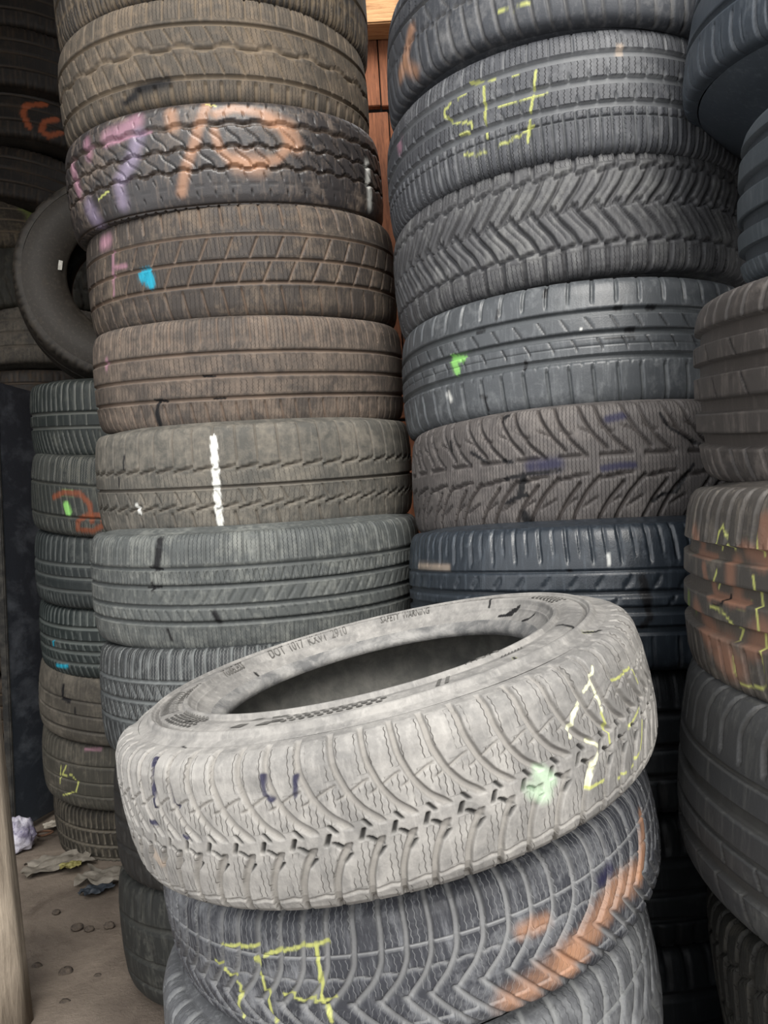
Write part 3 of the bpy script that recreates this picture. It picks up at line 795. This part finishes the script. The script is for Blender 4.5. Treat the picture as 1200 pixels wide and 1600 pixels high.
        ('yel', 2.0, 0.3, [-0.194, -0.3, -0.192, -0.55, -0.19, -0.712]),
        ('dkg', 10.5, 0.4, [-0.334, -0.137, -0.335, -0.262]),
        ('yel', 1.6, 0.3, [-0.201, 0.538, -0.195, 0.325]),
        ('black', 2.9, 0.2, [-0.261, -0.125, -0.245, -0.1, -0.241, -0.025]),
    ],
    'S1': [
        ('dor', 12.3, 0.4, [-0.237, -0.037, -0.199, 0.088, -0.151, 0.075, -0.126, -0.125, -0.121, -0.487]),
        ('dor', 12.3, 0.4, [-0.153, -0.463, -0.136, -0.375, -0.098, -0.35, -0.09, -0.537, -0.121, -0.7, -0.161, -0.688, -0.159, -0.512]),
        ('green', 18.6, 0.35, [-0.193, -0.188, -0.186, -0.325]),
    ],
    'S3': [
        ('blue', 8.1, 0.6, [-0.271, -0.6, -0.225, -0.562]),
        ('blue', 6.5, 0.6, [-0.276, -0.025, -0.275, -0.1]),
    ],
    'S4': [
        ('black', 8.1, 0.2, [-0.226, 0.55, -0.225, 0.275]),
        ('black', 9.7, 0.3, [-0.225, 0.238, -0.202, 0.2]),
        ('black', 4.8, 0.2, [-0.182, 0.088, -0.182, -0.087]),
    ],
    'S5': [
        ('yel', 3.1, 0.2, [-0.249, 0.163, -0.257, -0.287]),
        ('yel', 3.1, 0.2, [-0.228, 0.213, -0.246, -0.05, -0.208, 0.025, -0.188, -0.15, -0.197, -0.375, -0.252, -0.575]),
        ('pink', 6.5, 0.75, [-0.166, 0.7, -0.12, 0.738]),
    ],
    'B1': [
        ('orange', 18.5, 0.3, [0.061, 0.3, -0.003, 0.088, -0.011, -0.2, 0.007, -0.562]),
        ('orange', 19.0, 0.3, [0.099, -0.075, 0.057, -0.3, 0.047, -0.587, 0.074, -0.7, 0.114, -0.475]),
    ],
    'B3': [
        ('dkg', 42.6, 0.7, [0.135, 0.5, 0.159, 0.325]),
        ('dkg', 29.9, 0.8, [0.147, 0.075, 0.175, 0.025]),
    ],
}


# rubber of each tyre: land, dust, groove tones as seen, dustiness, groove dirt, sipe tone, roughness
DUST = (134, 122, 106)
SKIN = {
    'L0': ((66, 62, 58), (128, 112, 92), (128, 112, 90), .55, .8, None, .6), 'L1': ((98, 90, 80), (128, 114, 98), (136, 120, 100), .62, .8, (58, 52, 46), .7),
    'L2': ((66, 62, 62), (122, 108, 96), (84, 70, 58), .42, .8, (24, 22, 22), .42), 'L3': ((78, 71, 66), (122, 108, 94), (124, 104, 88), .5, .8, (44, 38, 34), .62),
    'L4': ((92, 84, 78), (128, 114, 102), (126, 108, 94), .66, .8, (60, 52, 46), .7), 'L5': ((98, 96, 90), (128, 122, 112), (112, 104, 94), .6, .6, (62, 58, 54), .7),
    'L6': ((98, 102, 101), (134, 136, 131), (88, 92, 92), .5, .7, (48, 52, 54), .6), 'L7': ((56, 59, 61), (112, 116, 116), (126, 130, 130), .38, .9, (150, 152, 150), .55),
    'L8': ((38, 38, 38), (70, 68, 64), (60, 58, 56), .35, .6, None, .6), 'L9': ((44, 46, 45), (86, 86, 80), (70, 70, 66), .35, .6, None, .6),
    'R0': ((86, 89, 95), (126, 126, 127), (118, 116, 114), .4, .6, (40, 42, 48), .5), 'R1': ((94, 96, 101), (132, 133, 135), (122, 124, 126), .42, .8, (22, 24, 28), .5),
    'R2': ((100, 100, 102), (136, 136, 134), (68, 68, 71), .45, .7, (36, 36, 40), .55), 'R3': ((90, 94, 98), (124, 127, 129), (92, 96, 98), .4, .7, (30, 34, 38), .42),
    'R4': ((104, 99, 97), (128, 122, 118), (66, 60, 58), .5, .85, (38, 34, 34), .6), 'R5': ((50, 58, 67), (86, 94, 102), (52, 60, 68), .32, .6, None, .34),
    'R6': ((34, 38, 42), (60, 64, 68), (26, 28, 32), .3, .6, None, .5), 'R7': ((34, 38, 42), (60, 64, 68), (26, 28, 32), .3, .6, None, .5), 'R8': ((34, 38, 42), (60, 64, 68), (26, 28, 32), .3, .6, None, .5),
    'F0': ((138, 136, 133), (172, 169, 164), (164, 160, 154), .75, .75, (70, 66, 62), .7), 'F1': ((70, 72, 79), (140, 142, 146), (150, 151, 152), .44, .9, (140, 142, 144), .55),
    'F2': ((104, 106, 110), (140, 142, 144), (140, 142, 142), .5, .8, (80, 82, 84), .6),
    'Q0': ((76, 85, 95), (106, 112, 118), (42, 50, 58), .3, .6, None, .45), 'Q1': ((80, 89, 96), (110, 115, 118), (36, 44, 52), .3, .8, None, .45), 'Q2': ((84, 79, 76), (120, 112, 106), (72, 66, 62), .42, .7, None, .55),
    'Q3': ((86, 82, 78), (126, 118, 108), (92, 84, 76), .4, .6, None, .5), 'Q4': ((68, 69, 70), (96, 96, 92), (84, 82, 78), .3, .6, None, .5), 'Q5': ((60, 59, 55), (100, 96, 86), (44, 42, 38), .4, .7, (22, 20, 18), .6),
    'S0': ((50, 56, 55), (92, 94, 88), (124, 126, 120), .34, .8, None, .55), 'S1': ((62, 66, 64), (100, 100, 92), (112, 112, 104), .42, .8, (130, 130, 124), .6), 'S2': ((54, 60, 61), (92, 96, 94), (108, 112, 110), .38, .9, None, .55),
    'S3': ((48, 56, 56), (86, 92, 90), (110, 116, 113), .34, .9, None, .5), 'S4': ((84, 80, 73), (112, 106, 96), (76, 72, 66), .6, .6, None, .7), 'S5': ((76, 74, 67), (108, 102, 92), (100, 96, 86), .5, .7, None, .7),
    'S6': ((50, 47, 41), (96, 90, 79), (116, 109, 97), .36, .9, None, .7),
    'B3': ((66, 58, 48), (112, 99, 80), (122, 106, 86), .45, .7, None, .7), 'B4': ((54, 52, 44), (90, 84, 70), (50, 46, 40), .4, .7, None, .7), 'B5': ((80, 75, 68), (116, 108, 97), (96, 88, 78), .5, .6, None, .7),
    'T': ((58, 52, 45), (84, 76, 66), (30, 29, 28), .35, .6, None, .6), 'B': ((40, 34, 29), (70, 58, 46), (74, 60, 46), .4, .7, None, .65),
}
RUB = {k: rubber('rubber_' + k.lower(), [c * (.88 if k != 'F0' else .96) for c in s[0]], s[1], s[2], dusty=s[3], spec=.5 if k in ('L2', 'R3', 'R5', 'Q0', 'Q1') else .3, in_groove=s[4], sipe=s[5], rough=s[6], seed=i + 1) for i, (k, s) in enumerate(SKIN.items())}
LINER = plain('inner_rubber', (58, 60, 62), (96, 96, 94), 40, .75, .3)
LINER_PALE = plain('dusty_inner_rubber', (120, 120, 116), (150, 148, 142), 40, .8, .4)

# ------------------------------------------------------------------ the setting
EARTH = Nodes('dry_earth')
_v = EARTH.coords()
_n = EARTH.noise(_v, 3.0, 8.0, .65, .5)
_d = EARTH.mix(EARTH.ramp(_n, .35, .65), lin((106, 96, 88), ALBEDO), lin((146, 134, 122), ALBEDO))
_d = EARTH.mix(EARTH.math('MULTIPLY', EARTH.ramp(EARTH.noise(_v, 7.0, 6.0, .7, 1.0), .55, .72), .55), _d, lin((72, 62, 55), ALBEDO))
EARTH.bump(EARTH.noise(_v, 60.0, 8.0, .75), .8, .006)
EARTH = EARTH.done(_d, .95, .1)

gx, gy = np.linspace(-1.95, 1.75, 150), np.linspace(-2.4, 3.5, 230)
P = np.zeros((len(gx), len(gy), 3))
for i, x in enumerate(gx):
    for j, y in enumerate(gy):
        h = .012 * noise.noise((x * 2.2, y * 2.2, 0)) + .007 * noise.noise((x * 9, y * 9, 3)) + .004 * noise.noise((x * 24, y * 24, 5))
        P[i, j] = (x, y, h - .012)
o = link('floor', grid_mesh('floor', P), None, EARTH)
o['kind'] = 'structure'

def wood_mat(name, a, b, stretch, k_=1.0):
    k = Nodes(name)
    v = k.coords((0, 0, 0), stretch)
    n = k.noise(v, 6.0, 8.0, .7, 1.2)
    w = k.noise(v, 22.0, 6.0, .7, .5)
    c = k.mix(k.ramp(k.math('ADD', k.math('MULTIPLY', n, .6), k.math('MULTIPLY', w, .4)), .36, .64), lin(a, ALBEDO * k_), lin(b, ALBEDO * k_))
    k.bump(w, .6, .003)
    return k.done(c, .75, .2)


RED_WOOD = wood_mat('reddish_board', (96, 58, 40), (176, 112, 78), (5, 5, .5))
PALE_WOOD = wood_mat('pale_lumber', (150, 100, 64), (228, 180, 128), (.5, 5, 5), 1.1)
GREY_WOOD = wood_mat('weathered_pole', (112, 101, 89), (192, 178, 160), (6, 6, .4))
DARK_WOOD = plain('sooty_boards', (22, 20, 19), (44, 39, 35), 5, .85, .4, (1, .4, 6))

def struct(name, mesh, mat, parent=None):
    o = link(name, mesh, parent, mat)
    if parent is None:
        o['kind'] = 'structure'
    return o


wb = struct('wall_back', box_mesh('wall_back', (-1.95, 3.36, 0), (1.75, 3.42, 3.25)), DARK_WOOD)
x = -1.9
rows_ = ((0, 1.30), (1.312, 2.675), (2.70, 3.22))
for r_, (z0, z1) in enumerate(rows_):
    x = -1.9
    while x < 1.68:
        w = (.24, .21, .27)[(r_ + int(x * 10)) % 3]
        y0 = 3.325 + random.uniform(-.004, .004)
        link('plank', box_mesh('plank', (x, y0, z0 + random.uniform(0, .004)), (min(x + w, 1.72), 3.36, z1), .003), wb, RED_WOOD)
        x += w + .006
wl = struct('wall_left', box_mesh('wall_left', (-1.95, .9, 0), (-1.9, 3.36, 3.2)), DARK_WOOD)
for i in range(11):
    y0 = .92 + i * .22
    link('plank', box_mesh('plank', (-1.9, y0, .01), (-1.875 + random.uniform(-.004, .004), y0 + .212, 3.15), .003), wl, DARK_WOOD)
wr = struct('wall_right', box_mesh('wall_right', (1.68, .9, 0), (1.73, 3.36, 3.2)), DARK_WOOD)
def slab(x0, x1, y0, y1):
    zf = lambda y: 2.55 + (y - .75) * .26  # unseen roof, front eave kept low to darken the corner stack
    vs = [(x, y, zf(y) + h) for h in (0, .03) for x, y in ((x0, y0), (x1, y0), (x1, y1), (x0, y1))]
    return mesh_from('ceiling', vs, [(3, 2, 1, 0), (4, 5, 6, 7), (0, 1, 5, 4), (1, 2, 6, 5), (2, 3, 7, 6), (3, 0, 4, 7)], False)
ce = struct('ceiling', slab(-2.0, -.5, .75, 3.45), DARK_WOOD)
link('unseen_roof_sheet', slab(-.49, 1.8, .75, 2.55), ce, DARK_WOOD)  # unseen, ends short so sky light falls on the back wall
tr = struct('trim_1', box_mesh('trim_1', (-1.88, 3.2, 2.99), (1.66, 3.315, 3.12), .006), PALE_WOOD)

# weathered post at the shop front
def pole(name, p0, p1, r0, r1, n=28, m=40, rough=.006):
    p0, p1 = np.array(p0, float), np.array(p1, float)
    th = np.linspace(0, 2 * np.pi, m, endpoint=False)
    ts = np.linspace(0, 1, n)
    P = np.zeros((m, n, 3))
    for j, t in enumerate(ts):
        c = p0 + (p1 - p0) * t
        for i, a in enumerate(th):
            r = (r0 + (r1 - r0) * t) * (1 + .06 * math.sin(2 * a + 1)) + rough * noise.noise((math.cos(a) * 3, math.sin(a) * 3, t * 6)) + .002 * noise.noise((math.cos(a) * 14, math.sin(a) * 14, t * 5))
            P[i, j] = c + np.array((math.cos(a) * r, math.sin(a) * r, 0))
    bm = bmesh.new()
    vs = [[bm.verts.new(P[i, j]) for j in range(n)] for i in range(m)]
    for i in range(m):
        for j in range(n - 1):
            bm.faces.new((vs[i][j], vs[(i + 1) % m][j], vs[(i + 1) % m][j + 1], vs[i][j + 1]))
    bm.faces.new([vs[i][n - 1] for i in range(m)])
    bm.faces.new([vs[m - 1 - i][0] for i in range(m)])
    me = bpy.data.meshes.new(name)
    bm.to_mesh(me)
    bm.free()
    me.shade_smooth()
    return me


o = link('wooden_post', pole('wooden_post', (-.722, 1.349, -.01), (-.93, 1.36, 3.2), .058, .052), None, GREY_WOOD)
tag(o, 'rough weathered timber post standing in the dirt at the left edge', 'post')

# black board beside the small stack
BLACK = plain('black_painted_board', (46, 52, 60), (110, 116, 124), 6, .55, .35, (1, 1, 1.6), .4, .48, .8)
SCRATCH = plain('board_edge', (30, 30, 30), (62, 60, 56), 30, .8, .3)
b_ = empty('board', (-1.1, 2.4, 0))
tag(b_, 'tall black painted board standing on edge left of the small tyres', 'board')
def board_piece(name, lo, hi, mat):
    o = link(name, box_mesh(name, lo, hi, .003), b_, mat)
    return o
board_piece('panel', (-.03, -.115, .0), (-.012, .13, 1.335), BLACK)
board_piece('frame_edge', (-.034, -.128, .0), (-.010, -.1155, 1.335), SCRATCH)
b_.rotation_euler = (0, 0, math.radians(-11))

# ------------------------------------------------------------------ the tyres
GL, GR, GF, GQ, GS, GB = ('tyres of the tall left stack', 'tyres of the tall middle stack', 'tyres of the near pale stack', 'tyres of the near right stack', 'small tyres of the low far left stack', 'tyres of the dark stack in the corner')
LABEL = {
    'L0': 'topmost tyre of the tall left stack, cut off by the frame, light dusty shoulder slots',
    'L1': 'tan dusty tyre with one wavy groove, directly above the orange and pink sprayed tyre',
    'L2': 'shiny tyre with zigzag grooves sprayed with orange ring and pink lilac paint',
    'L3': 'brown dusty tyre with a bright blue paint dot on its tread',
    'L4': 'dull brown worn tyre just below the blue dotted one, with a small black tar mark',
    'L5': 'dusty tyre with a white paint stripe straight down its tread',
    'L6': 'grey tyre with four straight grooves directly below the white striped tyre',
    'L7': 'dark tyre with pale slanted slots, partly hidden behind the pale tilted tyre',
    'L8': 'dark tyre in shadow second from the ground at left behind the near pale stack',
    'L9': 'blackish bottom tyre standing on the dirt at left behind the near pale stack',
    'R0': 'topmost tyre of the middle stack with a peach paint patch on its left shoulder',
    'R1': 'grey tyre with yellow chalk strokes across its three wide grooves',
    'R2': 'tyre with bold chevron blocks and deep shoulder blocks',
    'R3': 'bluish grey worn tyre with a light green paint blob',
    'R4': 'winter tyre with branching leaf shaped grooves and black tar strokes',
    'R5': 'smooth blue black tyre just behind and above the pale top tyre',
    'R6': 'dark tyre in the gap right of the pale top tyre, below the blue black one',
    'R7': 'nearly black tyre deep in the right gap, second from the ground in the middle stack',
    'R8': 'nearly black bottom tyre deep in the right gap on the ground',
    'F0': 'pale dust coated tyre lying tilted on the front stack, its open hole showing',
    'F1': 'grey tyre with V shaped grooves, yellow chalk and orange paint under the pale top tyre',
    'F2': 'plain grey tyre at the bottom edge below the orange painted V grooved tyre',
    'F3': 'hidden grey tyre on the ground carrying the front stack',
    'Q0': 'dark bluish tyre at the top right corner seen from below',
    'Q1': 'bluish tyre with wide dark grooves at the right edge just under the top corner tyre',
    'Q2': 'brownish grey tyre with four wide grooves at the right edge, above the orange painted one',
    'Q3': 'tyre at the right edge smeared with orange paint and yellow green strokes',
    'Q4': 'large dark grey tyre at the right edge just below the orange smeared tyre',
    'Q5': 'block treaded muddy tyre at the bottom right corner',
    'Q6': 'wide dark bottom tyre on the ground under the block treaded corner tyre',
    'S0': 'topmost small dark green grey tyre, under the leaning tyre',
    'S1': 'small tyre with an orange spray ring and a light green dot',
    'S2': 'small dark tyre with three wide plain grooves below the orange ringed one',
    'S3': 'small dark tyre with four pale grooves and blue paint dashes',
    'S4': 'small smooth tan tyre with a black tar mark',
    'S5': 'small dusty tyre with thin yellow chalk figures',
    'BX': 'topmost tyre of the dark corner stack, almost lost in the shade',
    'B0': 'dark brown tyre just above the orange sprayed one in the corner',
    'B1': 'dark corner tyre with an orange sprayed C shaped mark',
    'B2': 'dark corner tyre directly below the orange sprayed one',
    'B3': 'corner tyre with a faint green smear beside the leaning tyre',
    'B4': 'corner tyre with big chunky winter blocks, seen through the leaning tyre',
    'B5': 'pale brown ribbed tyre below the chunky corner tyre',
    'B6': 'dark corner tyre just above the top of the black board',
    'B7': 'dark tyre low in the corner stack mostly behind the black board',
    'B8': 'dark tyre low in the corner stack mostly behind the black board',
    'B9': 'dark tyre low in the corner stack mostly behind the black board',
    'B10': 'dark tyre low in the corner stack mostly behind the black board',
    'B11': 'dark tyre low in the corner stack mostly behind the black board',
    'B12': 'dark tyre low in the corner stack mostly behind the black board',
    'S6': 'small bottom tyre with chunky hexagon like blocks and dusty grooves on the dirt',
}
SMALL = {'S', 'B'}
ARC = {'L': (-1.4, 1.4), 'R': (-1.4, 1.25), 'F': (-1.45, 1.45), 'Q': (-1.5, .1), 'S': (-1.45, .6), 'B': (-1.2, 1.35)}
RES = {'L': (530, 54), 'R': (530, 56), 'F': (720, 100), 'Q': (340, 76), 'S': (230, 42), 'B': (130, 28)}
GRP = dict(L=GL, R=GR, F=GF, Q=GQ, S=GS, B=GB)
GAP = {'Q0': .035}
DIRECTIONAL = {'R2', 'R4', 'F0', 'F1', 'F2', 'Q5', 'B4'}


def pale_sidewall(root, R, W, zo, mat, marks, L):
    """upper sidewall of the pale tyre: protector rings, bead, raised lettering, dots and rays"""
    pz, pr, pv = side_profile(R, W)
    vv = np.linspace(1, 1.86, 90)
    z = np.interp(vv, pv, pz)
    r = np.interp(vv, pv, pr)
    z = z + .0042 * (sm(vv, 1.10, 1.13) - sm(vv, 1.16, 1.19)) - .0030 * (sm(vv, 1.20, 1.215) - sm(vv, 1.23, 1.245))
    z = z + .0050 * (sm(vv, 1.50, 1.53) - sm(vv, 1.57, 1.60)) + .0010 * (sm(vv, 1.66, 1.67) - sm(vv, 1.68, 1.69))
    th = np.linspace(-np.pi, np.pi, 721)[:-1]
    Ls = .118
    C = paint(marks, th * R, vv, Ls)
    P = np.stack([np.outer(np.cos(th), r), np.outer(np.sin(th), r), np.broadcast_to(z + zo, (len(th), len(z)))], -1)
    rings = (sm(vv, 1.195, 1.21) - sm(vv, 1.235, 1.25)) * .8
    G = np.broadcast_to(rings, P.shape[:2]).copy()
    me = grid_mesh('sidewall', P, True, {'mark': ('FLOAT_COLOR', 'color', C), 'recess_shade': ('FLOAT', 'value', G * .35)})  # ring groove takes the same painted-in shade, only weaker
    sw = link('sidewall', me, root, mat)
    zr = [(zo + a, b) for a, b in list(zip(pz[5:], pr[5:])) + [(W / 2 - .022, R * .6 + .001), (W / 2 - .024, R * .6 + .012)]]
    link('bead', revolve('bead', zr, np.linspace(-np.pi, np.pi, 241)[:-1], None), root, BEAD)

    def surf(a, v, h=0.0):
        rr = float(np.interp(v, vv, r))
        return (rr * math.cos(a), rr * math.sin(a), float(np.interp(v, vv, z)) + zo + h)
    # rows of flattened dots, short rays and bars moulded into the sidewall
    dots, rays = bmesh.new(), bmesh.new()
    for a0, a1, n, rw in ((-.38, .02, 11, 3), (-1.18, -.86, 9, 5), (1.62, 1.95, 8, 4), (2.9, 3.2, 9, 4)):
        for i in range(n):
            for j in range(rw):
                a = a0 + (a1 - a0) * (i + .5 * (j % 2)) / n
                v = 1.28 + .05 * j + .015
                da, dv = .013, .020
                ring = [surf(a + da * math.cos(t), v + dv * math.sin(t), .0009) for t in np.linspace(0, 2 * np.pi, 12, endpoint=False)]
                dots.faces.new([dots.verts.new(p) for p in ring])
    for a0, a1, n, v0, v1 in ((-1.75, -1.28, 26, 1.26, 1.46), (.52, .66, 14, 1.40, 1.47), (2.2, 2.7, 24, 1.27, 1.46)):
        for i in range(n):
            a = a0 + (a1 - a0) * i / n
            w = .0045
            q = [surf(a - w, v0, .0009), surf(a + w, v0, .0009), surf(a + w + .03, v1 - .05 * (i % 2), .0009), surf(a - w + .03, v1 - .05 * (i % 2), .0009)]
            rays.faces.new([rays.verts.new(p) for p in q])
    for a in (.20, .235):
        q = [surf(a - .008, 1.27, .0009), surf(a + .008, 1.27, .0009), surf(a + .045, 1.44, .0009), surf(a + .028, 1.44, .0009)]
        rays.faces.new([rays.verts.new(p) for p in q])
    for a, v0, v1, s in ((-.62, 1.27, 1.48, 1), (-.5, 1.27, 1.48, 1), (-.43, 1.30, 1.48, -1)):
        q = [surf(a, v0, .0009), surf(a + .055, v0, .0009), surf(a + .055 + .06 * s, v1, .0009), surf(a + .02 + .06 * s, v1, .0009)]
        rays.faces.new([rays.verts.new(p) for p in q])
    for nm, bm in (('moulded_dots', dots), ('moulded_rays', rays)):
        me = bpy.data.meshes.new(nm)
        bm.to_mesh(me)
        bm.free()
        link(nm, me, sw, RELIEF)['kind'] = 'stuff'
    # raised lettering
    for txt, ang, v, size in (('DOT  1017  KXV1  2910', -2.72, 1.655, .011), ('SAFETY  WARNING', 2.86, 1.62, .008), ('175/65R14', -1.62, 1.56, .016), ('TUBELESS', -2.12, 1.63, .009), ('RADIAL', .46, 1.62, .012)):
        cu = bpy.data.curves.new('lettering', 'FONT')
        cu.body = txt
        cu.size = size
        cu.extrude = .0006
        cu.resolution_u = 2
        cu.align_x = 'CENTER'
        tmp = bpy.data.objects.new('lettering', cu)
        COL.objects.link(tmp)
        dg = bpy.context.evaluated_depsgraph_get()
        me = bpy.data.meshes.new_from_object(tmp.evaluated_get(dg))
        bpy.data.objects.remove(tmp)
        me.materials.clear()
        rr = float(np.interp(v, vv, r))
        for p in me.vertices:
            # tops of the letters point at the tread
            rad = rr + p.co.y
            a = ang - p.co.x / rr
            vq = float(np.interp(-rad, -r, vv))
            p.co = (rad * math.cos(a), rad * math.sin(a), float(np.interp(vq, vv, z)) + zo + .0006 + p.co.z)
        link('lettering', me, sw, RELIEF)


RELIEF = plain('moulded_relief', (88, 86, 83), (120, 118, 114), 60, .8, .2)
BEAD = plain('worn_bead', (112, 112, 112), (172, 170, 166), 30, .7, .4)

for key, pose in POSE.items():
    g = key[0]
    if key == 'T':
        continue
    pat = PAT.get(key) or PAT['B' if g == 'B' else {'F': 'F2', 'Q': 'Q4'}.get(g, 'L9')]
    mat = RUB.get(key) or RUB['B' if g == 'B' else {'F': 'F2', 'Q': 'Q4'}.get(g, 'L9')]
    nu, nv = RES[g]
    arc = ARC[g]
    if key == 'F0':
        nu, nv = 1060, 165
    elif key in ('L2', 'L5', 'R2', 'R4'):
        nv = 76
    elif key in ('L0', 'L7', 'R0', 'R5'):
        nu, nv = 400, 44
    elif key in ('F2',):
        nu, nv = 400, 70
    elif key in ('R6', 'R7', 'R8', 'L8', 'L9', 'F3', 'Q6'):
        nu, nv = 180, 36
    lab = LABEL[key]
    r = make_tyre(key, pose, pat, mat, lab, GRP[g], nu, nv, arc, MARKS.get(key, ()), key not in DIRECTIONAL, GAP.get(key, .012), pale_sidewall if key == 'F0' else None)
    if key == 'F0':
        for ch in r.children:
            if ch.name.startswith('inner_liner'):
                ch.data.materials[0] = LINER_PALE

t = make_tyre('T', POSE['T'], PAT['T'], RUB['T'], 'dark tyre standing upright on the small stack, leaning in the left corner', None, 240, 50, (-3.1, 3.1), (), True)
STICK = plain('paper_label', (196, 192, 182), (228, 224, 214), 80, .8, .1)
RIM = RIMS['T']
R_, W_ = POSE['T'][2], POSE['T'][3]
Rm = t.rotation_euler.to_matrix()
_d = Rm.transposed() @ Vector((-1, 0, .12))
_a = math.atan2(_d.y, _d.x)
_pz, _pr, _pv = side_profile(R_, W_)
_z = W_ / 2 + .012 + float(np.interp(-.176, -_pr, _pz)) + .0015
vs = [Vector((math.cos(_a + s * .075) * q, math.sin(_a + s * .075) * q, _z + h)) for h in (0, .0012) for s, q in ((-1, .170), (1, .170), (1, .183), (-1, .183))]
me = mesh_from('paper_sticker', vs, [(0, 1, 2, 3), (4, 5, 6, 7), (0, 1, 5, 4), (1, 2, 6, 5), (2, 3, 7, 6), (3, 0, 4, 7)], False)
st = link('paper_sticker', me, t, STICK)
st['label'] = 'small white paper sticker beside the rim hole'

# ------------------------------------------------------------------ litter on the ground
def crumple(name, sx, sy, h, n=14, seed=0, fold=1.0):
    P = np.zeros((n, n, 3))
    for i in range(n):
        for j in range(n):
            u, v = i / (n - 1) - .5, j / (n - 1) - .5
            k = noise.noise((u * 5 + seed, v * 5, seed)) + .6 * abs(noise.noise((u * 11, v * 11 + seed, 2)))
            e = 1 + .25 * noise.noise((math.atan2(v, u) * 2, seed, 1))
            P[i, j] = (u * sx * e, v * sy * e, h * (.45 + fold * .5 * k) + .004)
    P[..., 2] -= P[..., 2].min() - .001
    return grid_mesh(name, P)


def lump(name, sx, sy, sz, n=40, m=24, seed=0):
    P = np.zeros((n, m, 3))
    for i in range(n):
        for j in range(m):
            a, b = 2 * np.pi * i / n, -np.pi / 2 + np.pi * j / (m - 1)
            d = Vector((math.cos(a) * math.cos(b), math.sin(a) * math.cos(b), math.sin(b)))
            k = 1 + .28 * noise.noise(d * 2.2 + Vector((seed, 0, 0))) - .22 * abs(noise.noise(d * 6 + Vector((0, seed, 0)))) - .1 * abs(noise.noise(d * 14))
            P[i, j] = (d.x * sx * k, d.y * sy * k, max(d.z * sz * k, -sz * .55))
    P[..., 2] -= P[..., 2].min()
    return grid_mesh(name, P, True)


BAG = Nodes('clear_plastic_film')
_c = BAG.mix(BAG.ramp(BAG.noise(BAG.coords(), 30, 4), .4, .6), lin((130, 124, 150), .8), lin((216, 214, 226), .8))
BAG.bump(BAG.noise(BAG.coords(), 60, 6, .8), .8, .006)
BAG.b.inputs['Transmission Weight'].default_value = .25
BAG = BAG.done(_c, .18, .8)
SHEET = plain('dusty_plastic_sheet', (112, 106, 97), (152, 146, 136), 14, .5, .5)
PAPER = plain('dirty_paper', (150, 142, 130), (196, 190, 178), 20, .9, .3)
RUST = plain('rusty_wire', (58, 42, 34), (104, 74, 54), 60, .8, .4)
YEL = plain('yellow_wrapper', (120, 114, 66), (150, 144, 92), 30, .5, .3)
o = link('plastic_bag', lump('plastic_bag', .048, .05, .055, seed=3), None, BAG)
o.location = (-1.075, 2.17, -.004)
tag(o, 'crumpled clear plastic bag on the dirt beside the post', 'bag')
for nm, sx, sy, h, loc, rz, seed, mat, lab, cat in (
        ('plastic_sheet', .16, .10, .030, (-.90, 2.03, -.004), .5, 2, SHEET, 'crumpled grey plastic sheet on the dirt at the left foot of the small stack', 'litter'),
        ('torn_bag', .18, .085, .034, (-.715, 1.925, -.004), -.15, 5, SHEET, 'torn grey plastic bag squashed under the front of the small stack', 'litter'),
        ('candy_wrapper', .05, .035, .018, (-.845, 1.975, .012), .3, 8, YEL, 'small yellow wrapper lying on the grey plastic sheet', 'litter'),
        ('paper_scrap', .085, .05, .016, (-1.03, 2.34, -.004), .7, 11, PAPER, 'pale paper scrap on the dirt by the foot of the black board', 'litter'),
        ('shoe_sole', .07, .045, .02, (-.74, 1.865, -.004), .8, 14, BLACK, 'small dark scrap beside the torn grey bag', 'litter')):
    o = link(nm if nm != 'shoe_sole' else 'rubber_scrap', crumple(nm, sx, sy, h, 16, seed), None, mat)
    o.location = loc
    o.rotation_euler.z = rz
    tag(o, lab, cat)
th = np.linspace(0, 2 * np.pi, 40, endpoint=False)
ph = np.linspace(0, 2 * np.pi, 9)
P = np.zeros((40, 9, 3))
for i, a in enumerate(th):
    for j, b in enumerate(ph):
        r = .021 + .002 * math.sin(3 * a) + .0032 * math.cos(b)
        P[i, j] = (math.cos(a) * r, math.sin(a) * r * .9, .0032 * math.sin(b) + .006)
o = link('wire_ring', grid_mesh('wire_ring', P, True), None, RUST)
o.location = (-1.04, 2.26, -.004)
tag(o, 'small rusty wire ring lying on the dirt near the black board', 'ring')
PEB = plain('dark_pebble', (54, 48, 44), (110, 98, 86), 30, .9, .4)
peb = []
for k_, (x, y, s) in enumerate(((-.72, 1.70, .011), (-.69, 1.69, .009), (-.65, 1.70, .010), (-.74, 1.55, .009), (-.67, 1.52, .012), (-.60, 1.50, .008), (-.63, 1.42, .009), (-.80, 1.78, .008), (-.56, 1.57, .010))):
    o = link('pebble', lump('pebble', s * 1.3, s, s * .8, 14, 9, seed=k_ * 3.1), None, PEB)
    o.location = (x, y, -.012)
    tag(o, 'small dark clod of earth lying on the sandy floor between post and stack', 'clod', 'clods of earth on the floor')
